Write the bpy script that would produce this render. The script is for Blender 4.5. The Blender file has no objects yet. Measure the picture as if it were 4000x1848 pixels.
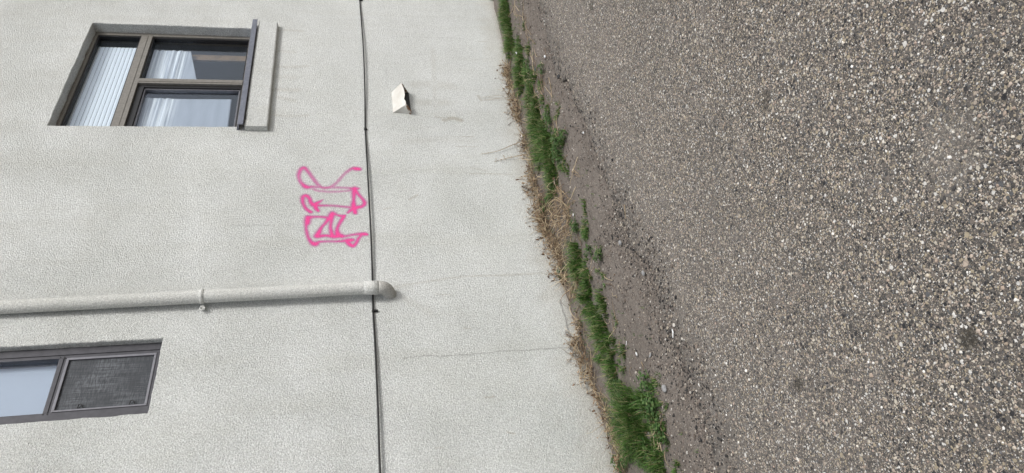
import bpy, bmesh, math, random
from mathutils import Vector, Matrix, noise
random.seed(7)
S = bpy.context.scene
COL = S.collection
CAM_X = (-0.17241870456471906, -0.14193171901637303, -0.9747446729545546)
CAM_Y = (0.7270257260731573, -0.6860096558814135, -0.02871142046752518)
CAM_Z = (-0.6646091964034372, -0.713614839513951, 0.22146890725665197)
LENS = 24.30018
GRAFFITI = [[(4.562, 1.5495, 0.0183, 1), (4.5667, 1.578, 0.0201, 1), (4.5692, 1.6066, 0.0155, 0.8), (4.5105, 1.6643, 0.0135, 0.6), (4.4515, 1.7001, 0.0133, 0.6), (4.3934, 1.7353, 0.0132, 0.6), (4.3468, 1.7768, 0.0139, 0.7), (4.3322, 1.8316, 0.0147, 0.75), (4.3538, 1.8728, 0.0147, 0.7), (4.4281, 1.915, 0.0157, 0.7), (4.5306, 1.9653, 0.016, 0.75), (4.5821, 1.9998, 0.018, 0.85), (4.553, 2.0281, 0.0178, 0.8), (4.4778, 2.041, 0.0158, 0.75), (4.4035, 2.0203, 0.0155, 0.75), (4.3454, 1.978, 0.0189, 0.95), (4.3466, 1.934, 0.0147, 0.75), (4.3414, 1.8795, 0.013, 0.65), (4.334, 1.8179, 0.013, 0.65), (4.3345, 1.7355, 0.013, 0.6), (4.3266, 1.6527, 0.013, 0.6), (4.3149, 1.5904, 0.0174, 0.95), (4.3205, 1.5555, 0.0105, 0.7)], [(4.3505, 1.9782, 0.0189, 0.9), (4.3342, 1.9371, 0.0137, 0.6), (4.3023, 1.8925, 0.0129, 0.6), (4.2911, 1.8449, 0.0128, 0.55), (4.2837, 1.7904, 0.0129, 0.55), (4.2879, 1.6945, 0.013, 0.55), (4.297, 1.6323, 0.013, 0.6), (4.3118, 1.5905, 0.0174, 0.9)], [(4.317, 1.5904, 0.0219, 1), (4.2548, 1.5972, 0.019, 0.9), (4.1834, 1.6013, 0.0144, 0.85), (4.113, 1.6027, 0.0201, 1), (4.0337, 1.5929, 0.0166, 1)], [(4.2961, 1.5873, 0.0174, 1), (4.2385, 1.5575, 0.0138, 0.85), (4.1867, 1.5278, 0.0145, 0.85), (4.1408, 1.5155, 0.017, 0.9), (4.1063, 1.5369, 0.0151, 0.9), (4.0971, 1.5678, 0.0185, 1), (4.0831, 1.5986, 0.0217, 1), (4.0593, 1.6294, 0.0149, 0.9), (4.0374, 1.6485, 0.0116, 0.8)], [(4.0929, 1.595, 0.0201, 1), (4.0992, 1.6422, 0.0134, 0.75), (4.1076, 1.696, 0.0125, 0.7), (4.1194, 1.7631, 0.0124, 0.7), (4.1232, 1.83, 0.0124, 0.75), (4.1254, 1.8766, 0.0149, 0.85), (4.1332, 1.91, 0.0215, 1), (4.1566, 1.9336, 0.0166, 0.95), (4.2121, 1.9514, 0.0159, 0.9), (4.2409, 1.9755, 0.0177, 0.95), (4.2283, 1.9985, 0.0167, 0.9), (4.1733, 2.0003, 0.0149, 0.85), (4.1135, 1.9822, 0.0147, 0.85), (4.0788, 1.9617, 0.0147, 0.9), (4.0518, 1.9348, 0.0138, 0.95)], [(4.1943, 1.8406, 0.005, 0.6), (4.1699, 1.8672, 0.0117, 0.85), (4.1409, 1.9001, 0.0182, 1), (4.0964, 1.8961, 0.0165, 1), (4.0637, 1.8791, 0.0122, 0.95)], [(3.9918, 1.9531, 0.0209, 1), (3.997, 1.9076, 0.0137, 0.8), (3.9956, 1.8619, 0.0129, 0.8), (3.9874, 1.8159, 0.0138, 0.85), (3.9723, 1.7928, 0.0194, 1), (4.0245, 1.7698, 0.0213, 1), (4.0138, 1.7367, 0.0131, 0.8), (4.0, 1.697, 0.0139, 0.9), (4.005, 1.6716, 0.0098, 0.9)], [(3.9975, 1.6804, 0.0139, 1), (3.9502, 1.7007, 0.0154, 0.9), (3.9034, 1.7207, 0.0144, 0.85), (3.8524, 1.734, 0.015, 0.9), (3.8013, 1.7278, 0.022, 1), (3.78, 1.6988, 0.0188, 1)], [(4.0293, 1.7698, 0.0212, 1), (3.9622, 1.7764, 0.0153, 0.9), (3.8962, 1.7828, 0.0135, 0.85), (3.8401, 1.7795, 0.015, 0.9), (3.7892, 1.7697, 0.0187, 1)], [(3.9677, 1.7994, 0.0178, 1), (3.9258, 1.822, 0.0136, 0.85), (3.8799, 1.8508, 0.0134, 0.85), (3.8206, 1.8727, 0.0187, 1), (3.7873, 1.885, 0.0186, 1), (3.7895, 1.8467, 0.0155, 0.95), (3.7907, 1.8083, 0.014, 0.9), (3.7798, 1.7633, 0.0171, 1), (3.7828, 1.7247, 0.0188, 1), (3.779, 1.673, 0.0125, 0.8), (3.7884, 1.6339, 0.0126, 0.75), (3.7959, 1.5881, 0.0134, 0.8), (3.7965, 1.5553, 0.0158, 0.9), (3.7952, 1.5226, 0.0158, 1), (3.7879, 1.5011, 0.0064, 0.9)], [(3.9919, 1.9564, 0.0209, 1), (3.9399, 1.9584, 0.0206, 1), (3.8934, 1.967, 0.0134, 0.8), (3.8377, 1.9611, 0.0133, 0.8), (3.778, 1.9483, 0.0139, 0.8), (3.7276, 1.9251, 0.0153, 0.9), (3.7068, 1.8964, 0.0213, 1), (3.7269, 1.8651, 0.013, 0.8), (3.7297, 1.8016, 0.0123, 0.7), (3.727, 1.7378, 0.0124, 0.75), (3.7285, 1.6864, 0.014, 0.85), (3.7324, 1.6477, 0.0202, 1), (3.7374, 1.6153, 0.014, 0.9)], [(3.7277, 1.6671, 0.014, 0.9), (3.6933, 1.6419, 0.017, 1), (3.6743, 1.6165, 0.0154, 0.95), (3.7003, 1.5934, 0.0131, 0.9), (3.7449, 1.5762, 0.0133, 0.85), (3.7853, 1.5524, 0.0142, 0.9)]]
CRACKS = [[(2.6325, 1.3065), (2.6388, 1.2387), (2.6398, 1.1398), (2.6295, 1.0661), (2.6275, 0.966), (2.6269, 0.8648), (2.6293, 0.7622), (2.6263, 0.6854), (2.6347, 0.6581), (2.6352, 0.5668), (2.6291, 0.4496), (2.6306, 0.3297), (2.6295, 0.236), (2.6295, 0.1549), (2.6223, 0.1226)], [(2.6223, 0.1226), (2.6768, 0.1164), (2.7397, 0.1041), (2.7968, 0.1086), (2.8705, 0.1011), (2.9379, 0.1037), (3.0065, 0.1064), (3.0586, 0.1059)], [(3.1023, 0.1017), (3.1356, 0.0651), (3.1543, 0.017)], [(6.714, 1.1524), (6.7165, 1.0494), (6.7089, 0.935), (6.7056, 0.8195), (6.7112, 0.6674), (6.7197, 0.537), (6.7069, 0.3962), (6.7073, 0.2527)], [(6.1284, 1.2445), (5.9758, 1.2469), (5.7909, 1.2584), (5.7205, 1.2082)], [(2.8369, 0.7846), (2.8326, 0.6794)], [(3.9338, 2.513), (3.9222, 2.3368), (3.9211, 2.1496), (3.9206, 2.055)]]
STAINS = [[(5.2597, 0.7456, 0.0219, 0.55), (5.2847, 0.6574, 0.0221, 0.55), (5.254, 0.5875, 0.0221, 0.55)], [(5.3059, 0.8259, 0.0073, 0.4), (5.2836, 0.7309, 0.0073, 0.4)], [(5.5301, 0.9522, 0.0395, 0.2), (5.5331, 0.8283, 0.0398, 0.2), (5.5277, 0.7043, 0.0402, 0.2)], [(5.6168, 0.3501, 0.0039, 0.7), (5.6219, 0.1544, 0.0039, 0.7), (5.6244, 0.0622, 0.004, 0.7)], [(5.5782, 0.3556, 0.0039, 0.5), (5.5917, 0.1594, 0.004, 0.5), (5.5944, 0.0543, 0.004, 0.5)], [(5.6508, 0.3633, 0.013, 0.45), (5.5786, 0.3427, 0.0129, 0.45)], [(6.6616, 0.2141, 0.0043, 0.5), (6.667, 0.1275, 0.0044, 0.5)], [(5.0138, 0.7603, 0.0048, 0.5), (5.0069, 0.6421, 0.0048, 0.5), (5.0076, 0.4981, 0.0049, 0.5)], [(4.9392, 0.8621, 0.0047, 0.4), (4.9248, 0.7229, 0.0047, 0.4)], [(4.8664, 0.6827, 0.0035, 0.45), (4.8591, 0.4709, 0.0035, 0.45)], [(4.488, 0.6035, 0.0057, 0.35), (4.4934, 0.5002, 0.0057, 0.35), (4.4762, 0.2258, 0.0058, 0.35)], [(4.5726, 0.5807, 0.0045, 0.3), (4.5267, 0.4493, 0.0046, 0.3)], [(4.1769, 1.1496, 0.0084, 0.4), (4.231, 1.0819, 0.0085, 0.4)], [(4.068, 1.3639, 0.0082, 0.3), (4.0843, 1.3117, 0.0082, 0.3)], [(3.1668, 1.0369, 0.0037, 0.3), (3.1552, 0.9246, 0.0038, 0.3)], [(2.2862, 0.7948, 0.0042, 0.55), (2.2846, 0.7349, 0.0043, 0.55)], [(2.0254, 0.6927, 0.0049, 0.5), (2.0083, 0.6456, 0.0049, 0.5)], [(1.9648, 1.1555, 0.0047, 0.3), (1.9633, 1.1082, 0.0047, 0.3)], [(3.2565, 1.3292, 0.0074, 0.25), (3.2824, 1.1398, 0.0076, 0.25), (3.3226, 0.8276, 0.0078, 0.25), (3.3215, 0.43, 0.008, 0.25), (3.324, 0.1844, 0.0081, 0.25)], [(2.8499, 0.868, 0.0037, 0.4), (2.8415, 0.8139, 0.0037, 0.4)], [(3.1577, 1.2799, 0.0258, 0.13), (3.0945, 1.2107, 0.0256, 0.13), (3.0055, 1.0896, 0.0256, 0.13)], [(5.5787, 2.25, 0.0204, 0.2), (5.5223, 2.1114, 0.0204, 0.2)], [(5.9092, 2.2779, 0.028, 0.12), (5.8937, 2.1245, 0.0283, 0.12)], [(3.2368, 1.4042, 0.011, 0.2), (3.2544, 1.2921, 0.0111, 0.2)], [(6.7427, 2.3072, 0.0177, 0.22), (6.7581, 2.2316, 0.0178, 0.22), (6.7487, 2.0777, 0.018, 0.22)], [(6.3564, 2.2833, 0.022, 0.2), (6.3456, 2.1404, 0.0221, 0.2)], [(6.0831, 2.2867, 0.0167, 0.2), (6.0802, 2.1551, 0.0168, 0.2), (6.1047, 2.011, 0.017, 0.2)], [(5.6991, 2.2902, 0.0228, 0.22), (5.697, 2.0944, 0.0232, 0.22)], [(5.3055, 2.2805, 0.0154, 0.2), (5.2888, 2.1475, 0.0155, 0.2), (5.3027, 1.9921, 0.0157, 0.2)], [(5.8271, 0.978, 0.0457, 0.16), (5.8412, 0.8243, 0.0462, 0.16), (5.8129, 0.6217, 0.0467, 0.16)], [(6.4926, 0.7361, 0.0192, 0.12), (5.4511, 0.8116, 0.0173, 0.12)], [(4.9092, 1.2326, 0.0318, 0.1), (4.965, 0.8595, 0.0328, 0.1), (4.9402, 0.5073, 0.0335, 0.1)], [(4.3908, -0.0507, 0.0046, 0.3), (4.3685, -0.1759, 0.0047, 0.3)], [(6.4178, -0.1747, 0.0058, 0.2), (6.3879, -0.084, 0.0057, 0.2)]]
CLUMPS = [(6.9902, -0.3189, 0.099, 0.1, 1.0), (6.8414, -0.2934, 0.1175, 0.11, 1.0), (6.6985, -0.2551, 0.1165, 0.1, 1.0), (6.5175, -0.2412, 0.0956, 0.09, 1.0), (6.3864, -0.2246, 0.0883, 0.09, 1.0), (6.277, -0.1966, 0.1002, 0.1, 1.0), (5.9443, -0.3784, 0.0834, 0.08, 1.0), (5.7467, -0.3902, 0.0933, 0.09, 1.0), (5.5653, -0.5914, 0.056, 0.05, 1.0), (5.7722, -0.2834, 0.1005, 0.1, 1.0), (5.6193, -0.2704, 0.0991, 0.1, 1.0), (5.4021, -0.4379, 0.084, 0.08, 1.0), (5.149, -0.5435, 0.0755, 0.06, 1.0), (5.5485, -0.2038, 0.0875, 0.09, 1.0), (5.235, -0.3983, 0.0719, 0.07, 1.0), (4.9144, -0.6414, 0.0467, 0.06, 1.0), (5.1198, -0.3475, 0.0934, 0.1, 1.0), (4.8945, -0.4129, 0.0958, 0.1, 1.0), (4.7653, -0.6022, 0.0513, 0.05, 1.0), (4.5068, -0.6482, 0.0594, 0.05, 1.0), (4.8234, -0.3461, 0.1064, 0.12, 1.0), (4.6972, -0.3335, 0.1156, 0.13, 1.0), (4.472, -0.425, 0.1166, 0.12, 1.0), (4.3026, -0.4561, 0.1139, 0.12, 1.0), (4.4167, -0.2742, 0.0975, 0.12, 1.0), (4.1525, -0.6608, 0.0658, 0.07, 1.0), (4.0356, -0.7744, 0.0502, 0.06, 1.0), (4.1814, -0.43, 0.0974, 0.1, 1.0), (4.0839, -0.4075, 0.0871, 0.09, 1.0), (3.9251, -0.6484, 0.0643, 0.06, 1.0), (3.7965, -0.6593, 0.0497, 0.06, 1.0), (3.988, -0.3854, 0.0816, 0.09, 1.0), (3.9566, -0.3053, 0.0726, 0.09, 1.0), (3.3144, -0.7479, 0.0336, 0.05, 1.0), (3.2585, -0.7245, 0.0335, 0.04, 1.0), (3.2028, -0.6816, 0.0461, 0.05, 1.0), (3.1596, -0.6462, 0.0461, 0.05, 1.0), (3.3281, -0.5333, 0.0261, 0.04, 1.0), (5.8895, -0.6517, 0.0403, 0.04, 1.0), (4.3077, -0.8166, 0.0521, 0.05, 1.0), (3.1615, -0.626, 0.0561, 0.05, 1), (3.242, -0.3675, 0.0499, 0.08, 1), (3.1695, -0.3585, 0.0812, 0.12, 1), (3.0883, -0.3384, 0.0761, 0.12, 1), (2.9687, -0.4767, 0.0561, 0.07, 1), (2.8829, -0.446, 0.0515, 0.08, 1), (2.8725, -0.3693, 0.0651, 0.1, 1), (2.8381, -0.2979, 0.0743, 0.11, 1), (2.7806, -0.2668, 0.048, 0.07, 1), (2.9034, -0.7288, 0.0205, 0.03, 1), (2.6868, -0.6806, 0.0362, 0.05, 1), (2.6419, -0.5454, 0.0573, 0.07, 1), (2.5722, -0.5259, 0.0569, 0.07, 1), (2.6517, -0.3774, 0.0632, 0.09, 1), (2.6141, -0.3356, 0.0718, 0.1, 1), (2.495, -0.3831, 0.0784, 0.1, 1), (2.426, -0.3647, 0.0738, 0.09, 1), (2.3118, -0.4606, 0.0635, 0.07, 1), (2.1938, -0.5885, 0.0458, 0.05, 1), (2.3933, -0.2708, 0.058, 0.07, 1), (2.2493, -0.3921, 0.0677, 0.08, 1), (2.1422, -0.5323, 0.0459, 0.05, 1), (2.1856, -0.3489, 0.0676, 0.09, 1), (2.1119, -0.3471, 0.0591, 0.09, 1), (2.0764, -0.3083, 0.0434, 0.07, 1), (1.8924, -0.4525, 0.0824, 0.13, 1), (1.8256, -0.4264, 0.1118, 0.17, 1), (1.7596, -0.4006, 0.1112, 0.16, 1), (1.7828, -0.6433, 0.0674, 0.09, 1), (1.682, -0.4494, 0.0907, 0.12, 1), (1.594, -0.523, 0.0882, 0.11, 1), (1.6565, -0.7097, 0.0618, 0.06, 1), (1.5786, -0.7409, 0.0606, 0.05, 1), (1.5248, -0.6835, 0.0676, 0.06, 1), (1.4952, -0.5758, 0.0756, 0.08, 1), (1.464, -0.5423, 0.0585, 0.08, 1), (1.7719, -0.7942, 0.0516, 0.05, 1), (1.7821, -0.8829, 0.0406, 0.04, 1), (1.3667, -0.7482, 0.0357, 0.05, 1), (2.8214, -0.626, 0.0207, 0.03, 1), (2.4143, -0.626, 0.0274, 0.03, 1), (1.6496, -0.8538, 0.04, 0.04, 1)]
BROADLEAF = [(8.113, -0.015, 0.0686), (7.8507, -0.015, 0.0669), (7.6596, -0.015, 0.0511), (5.4624, -0.4636, 0.0731), (5.2765, -0.5217, 0.0548), (4.976, -0.7722, 0.0412), (4.0385, -0.7527, 0.0595), (4.0395, -0.6727, 0.0602), (4.0406, -0.591, 0.0516), (3.9773, -0.8403, 0.0314), (4.3442, -0.6505, 0.0486), (4.4445, -0.6547, 0.0344), (4.0816, -0.6381, 0.0608), (3.9161, -0.1875, 0.0539), (3.981, -0.0787, 0.04), (3.329, -0.5114, 0.035), (3.2816, -0.0423, 0.0383), (2.0629, -0.4023, 0.0426), (1.9837, -0.4147, 0.0458), (1.6799, -0.1805, 0.0458), (1.7173, -0.0755, 0.0313), (1.8696, -0.7615, 0.0457), (1.8227, -0.752, 0.0455), (1.7417, -0.4086, 0.0553), (1.7038, -0.4559, 0.0473), (1.5699, -0.5211, 0.0457), (1.5856, -0.4141, 0.054), (2.0198, -0.3048, 0.0274), (2.8421, -0.746, 0.0284), (2.9969, -0.6153, 0.0296), (1.7009, -0.7411, 0.0516), (1.6297, -0.7797, 0.0404), (1.5433, -0.7615, 0.0367), (1.6726, -0.2888, 0.0448), (1.7259, -0.8067, 0.034)]
DEADWEED = [(6.1787, -0.02, 0.0506, 0.05), (6.0402, -0.02, 0.0691, 0.08), (6.0251, -0.02, 0.0696, 0.1), (5.8733, -0.02, 0.0561, 0.08), (5.6686, -0.02, 0.0915, 0.1), (5.4616, -0.02, 0.1009, 0.12), (5.404, -0.02, 0.1009, 0.1), (5.27, -0.02, 0.0761, 0.08), (4.9711, -0.02, 0.0618, 0.07), (4.817, -0.0324, 0.0606, 0.08), (4.6117, -0.0634, 0.043, 0.06), (4.4324, -0.0555, 0.0633, 0.08), (4.3275, -0.02, 0.0786, 0.1), (4.1845, -0.0241, 0.0876, 0.12), (4.0475, -0.0609, 0.0859, 0.12), (3.9592, -0.0535, 0.0903, 0.12), (3.8616, -0.0337, 0.0846, 0.12), (3.7765, -0.0266, 0.0741, 0.1), (3.67, -0.2502, 0.0709, 0.05), (3.5317, -0.411, 0.0546, 0.04), (3.7548, -0.429, 0.0698, 0.05), (3.7461, -0.02, 0.0759, 0.1), (3.5812, -0.0918, 0.0836, 0.1), (3.4518, -0.1133, 0.058, 0.08), (3.3625, -0.0938, 0.048, 0.07), (3.1872, -0.0935, 0.0517, 0.07), (3.0499, -0.1277, 0.0322, 0.04), (2.7473, -0.1071, 0.0401, 0.07), (2.6547, -0.0374, 0.049, 0.09), (2.5792, -0.0202, 0.0752, 0.12), (2.4683, -0.059, 0.0737, 0.1), (2.3847, -0.0603, 0.0558, 0.08), (2.2623, -0.0763, 0.0505, 0.07), (2.1539, -0.1018, 0.0413, 0.06), (2.0401, -0.1431, 0.0404, 0.06), (1.9582, -0.1336, 0.048, 0.07), (1.8521, -0.1471, 0.0315, 0.06), (1.7497, -0.1601, 0.0387, 0.06), (1.6658, -0.1415, 0.0422, 0.06), (3.0383, -0.2596, 0.0451, 0.04), (1.6094, -0.682, 0.0685, 0.02)]
STALKS = [[(4.8991, 0.0545), (4.8543, 0.1604), (4.7885, 0.2921), (4.7599, 0.4154), (4.7458, 0.4741)], [(4.7155, 0.0769), (4.6874, 0.1899), (4.6737, 0.2872), (4.646, 0.3577)], [(5.6318, 0.0615), (5.6329, 0.1793), (5.6244, 0.3365)], [(5.5884, 0.069), (5.5855, 0.1869), (5.5733, 0.331)], [(4.2257, 0.0682), (4.2758, 0.1272), (4.3194, 0.1763)], [(4.0725, 0.0982), (4.0183, 0.1582), (3.9819, 0.1742)], [(3.2689, 0.0557), (3.2979, 0.1112), (3.3179, 0.144)]]
STRAWS = [[(3.6711, -0.7689, 0.01), (3.5823, -0.8086, 0.01), (3.5081, -0.8403, 0.01)], [(3.6773, -0.7401, 0.01), (3.6032, -0.7977, 0.01), (3.5484, -0.8386, 0.01)], [(3.6245, -0.7517, 0.01), (3.5746, -0.8, 0.01), (3.511, -0.8301, 0.01)], [(3.9249, -0.3561, 0.01), (3.7458, -0.4793, 0.01), (3.5952, -0.5378, 0.01), (3.5911, -0.4581, 0.01)], [(3.9135, -0.2568, 0.01), (3.7432, -0.3968, 0.01), (3.5106, -0.5158, 0.01)], [(3.8804, -0.1305, 0.01), (3.6937, -0.2592, 0.01), (3.4883, -0.4539, 0.01)], [(3.7458, -0.4793, 0.01), (3.6281, -0.5377, 0.01), (3.4815, -0.626, 0.01)], [(3.8618, -0.2838, 0.01), (3.6476, -0.4457, 0.01), (3.5426, -0.4634, 0.01)], [(3.7405, -0.3125, 0.01), (3.5811, -0.4468, 0.01), (3.4475, -0.5878, 0.01)], [(4.7497, -0.8345, -0.012), (4.6333, -0.8165, -0.0073), (4.5344, -0.7685, -0.0034), (4.5683, -0.6639, -0.0047)], [(4.9773, -0.6606, -0.0211), (4.768, -0.6623, -0.0127), (4.5529, -0.6954, -0.0041)], [(5.2648, -0.6146, -0.0326), (5.0026, -0.6844, -0.0221), (4.8321, -0.8184, -0.0153)], [(5.0527, -0.9301, -0.0241), (4.8827, -0.9597, -0.0173), (4.8019, -1.0201, -0.0141)], [(5.4296, -0.309, -0.0392), (5.2412, -0.4816, -0.0316), (4.9836, -0.6665, -0.0213)], [(5.5611, -0.31, -0.0444), (5.2709, -0.396, -0.0328), (5.1613, -0.4065, -0.0284)], [(5.691, -0.1765, -0.0496), (5.438, -0.4366, -0.0395), (5.2385, -0.5899, -0.0315)], [(6.5009, -0.5273, -0.082), (6.533, -0.442, -0.0833), (6.7, -0.2672, -0.09)], [(6.0081, -0.4747, -0.0623), (5.7341, -0.5955, -0.0514), (5.6156, -0.6036, -0.0466)], [(3.8501, -0.7514, 0.01), (3.8486, -0.6737, 0.01), (3.7422, -0.6669, 0.01)], [(3.6585, -0.8942, 0.01), (3.6359, -0.7997, 0.01), (3.6287, -0.6491, 0.01)], [(2.8001, -1.2457, 0.01), (2.7319, -1.1949, 0.01)], [(4.2606, -0.1849, 0.0076), (4.3437, -0.0645, 0.0043), (4.4957, 0.0008, -0.0018)], [(4.5019, -0.5077, -0.0021), (4.3303, -0.6209, 0.0048), (4.3464, -0.5465, 0.0041)], [(4.0276, -0.8769, 0.01), (4.008, -0.7773, 0.01), (4.0807, -0.6186, 0.01)], [(4.14, -0.248, 0.01), (4.0197, -0.2908, 0.01), (4.0308, -0.2137, 0.01)], [(3.5322, -0.7179, 0.01), (3.5179, -0.6317, 0.01), (3.5832, -0.4869, 0.01)], [(1.6616, -0.8069, 0.01), (1.6307, -0.8291, 0.01), (1.6087, -0.849, 0.01)], [(1.6117, -0.8089, 0.01), (1.5749, -0.7879, 0.01), (1.5085, -0.8062, 0.01)], [(3.2655, -0.4945, 0.01), (3.1632, -0.5176, 0.01), (3.1492, -0.468, 0.01)], [(2.7154, -0.6966, 0.01), (2.6495, -0.7339, 0.01), (2.5943, -0.7797, 0.01)], [(2.6508, -0.6809, 0.01), (2.5768, -0.7604, 0.01), (2.5324, -0.7741, 0.01)], [(2.3758, -0.4338, 0.01), (2.3602, -0.5235, 0.01), (2.3616, -0.5875, 0.01)], [(1.9862, -0.778, 0.01), (1.9381, -0.8098, 0.01), (1.9338, -0.7637, 0.01)], [(3.2578, 0.2075, 0.01), (3.2099, 0.0963, 0.01), (3.17, 0.0218, 0.01)], [(2.9754, -0.0248, 0.01), (2.8752, -0.0567, 0.01), (2.7884, -0.0986, 0.01)], [(2.1869, -0.4377, 0.01), (2.1414, -0.4387, 0.01), (2.1531, -0.3493, 0.01)], [(2.0747, -0.4159, 0.01), (2.0257, -0.4602, 0.01), (1.974, -0.4985, 0.01)], [(1.5257, -0.6054, 0.01), (1.5856, -0.677, 0.01), (1.6142, -0.7377, 0.01)], [(1.78, -0.5983, 0.01), (1.7348, -0.6324, 0.01), (1.7146, -0.6911, 0.01)], [(2.3937, 0.1414, 0.01), (2.2926, 0.0023, 0.01), (2.2446, -0.0638, 0.01)], [(1.4775, -0.7022, 0.01), (1.4412, -0.6816, 0.01), (1.4072, -0.6809, 0.01)], [(2.2681, -0.5768, 0.01), (2.2257, -0.6049, 0.01), (2.2094, -0.5626, 0.01)], [(2.4462, -0.2861, 0.01), (2.4315, -0.2112, 0.01), (2.4538, -0.053, 0.01)]]
BITS = [(5.7824, -0.4175, -0.0533), (4.997, -0.8777, -0.0219), (4.9968, -0.0216, -0.0219), (5.1114, -0.6839, -0.0265), (3.6972, -1.0848, 0.01), (1.8711, -1.2191, 0.01), (2.0436, -0.7757, 0.01), (1.9551, -0.8931, 0.01), (2.1815, -0.6861, 0.01), (2.6911, -1.023, 0.01), (4.4844, -1.0226, -0.0014), (1.7192, -0.9307, 0.01), (3.5459, -0.4069, 0.01), (3.4235, -0.5396, 0.01), (3.5388, -0.2833, 0.01), (2.3354, -1.154, 0.01), (3.0784, -0.0667, 0.01), (3.9254, -0.4159, 0.01)]
EDGE = [(1.166, -1.1024), (1.4468, -1.1868), (1.7394, -1.1853), (1.9353, -1.1338), (2.1367, -1.2091), (2.308, -1.2457), (2.5956, -1.1242), (2.9301, -1.1194), (3.2664, -1.1461), (3.5358, -1.1435), (4.1441, -1.1375), (4.5669, -0.9892), (4.8819, -1.0031), (5.5742, -1.0901)]
SPOTS = [(1.1325, -1.9289), (0.8235, -2.6613), (4.1378, -1.8123), (1.2323, -2.9711), (2.0397, -2.5605)]
# ---------------------------------------------------------------- camera, sky, sun, exposure
cam = bpy.data.cameras.new('camera'); co = bpy.data.objects.new('camera', cam); COL.objects.link(co)
M = Matrix((CAM_X, CAM_Y, CAM_Z)).transposed().to_4x4()
co.matrix_world = Matrix.Translation((0, -4, 1.6)) @ M
cam.sensor_width = 36; cam.lens = LENS; cam.clip_start = 0.05; cam.clip_end = 500
S.camera = co
SUN_EL, SUN_AZ = math.radians(46), math.radians(14)      # azimuth: turned to the right of the wall's outward normal
sdir = Vector((math.sin(SUN_AZ)*math.cos(SUN_EL), -math.cos(SUN_AZ)*math.cos(SUN_EL), math.sin(SUN_EL)))
w = bpy.data.worlds.new('World'); S.world = w; w.use_nodes = True
nt = w.node_tree; nt.nodes.clear()
sky = nt.nodes.new('ShaderNodeTexSky'); sky.sky_type = 'NISHITA'; sky.sun_disc = False
sky.sun_elevation = SUN_EL; sky.sun_rotation = math.pi - SUN_AZ; sky.dust_density = 3.0; sky.air_density = 1.0
hs = nt.nodes.new('ShaderNodeHueSaturation'); hs.inputs['Saturation'].default_value = 0.42
bg = nt.nodes.new('ShaderNodeBackground'); bg.inputs['Strength'].default_value = 0.125
wo = nt.nodes.new('ShaderNodeOutputWorld')
nt.links.new(sky.outputs[0], hs.inputs['Color']); nt.links.new(hs.outputs[0], bg.inputs['Color']); nt.links.new(bg.outputs[0], wo.inputs['Surface'])
sl = bpy.data.lights.new('sun', 'SUN'); sl.energy = 1.9; sl.angle = math.radians(12); sl.color = (1, .975, .94)
so = bpy.data.objects.new('sun', sl); COL.objects.link(so)
so.rotation_euler = (-sdir).to_track_quat('-Z', 'Y').to_euler(); so.location = (0, -8, 12)
S.view_settings.view_transform = 'Standard'; S.view_settings.look = 'None'; S.view_settings.exposure = 0.17
S.view_settings.gamma = 1; S.view_settings.use_curve_mapping = False

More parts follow.
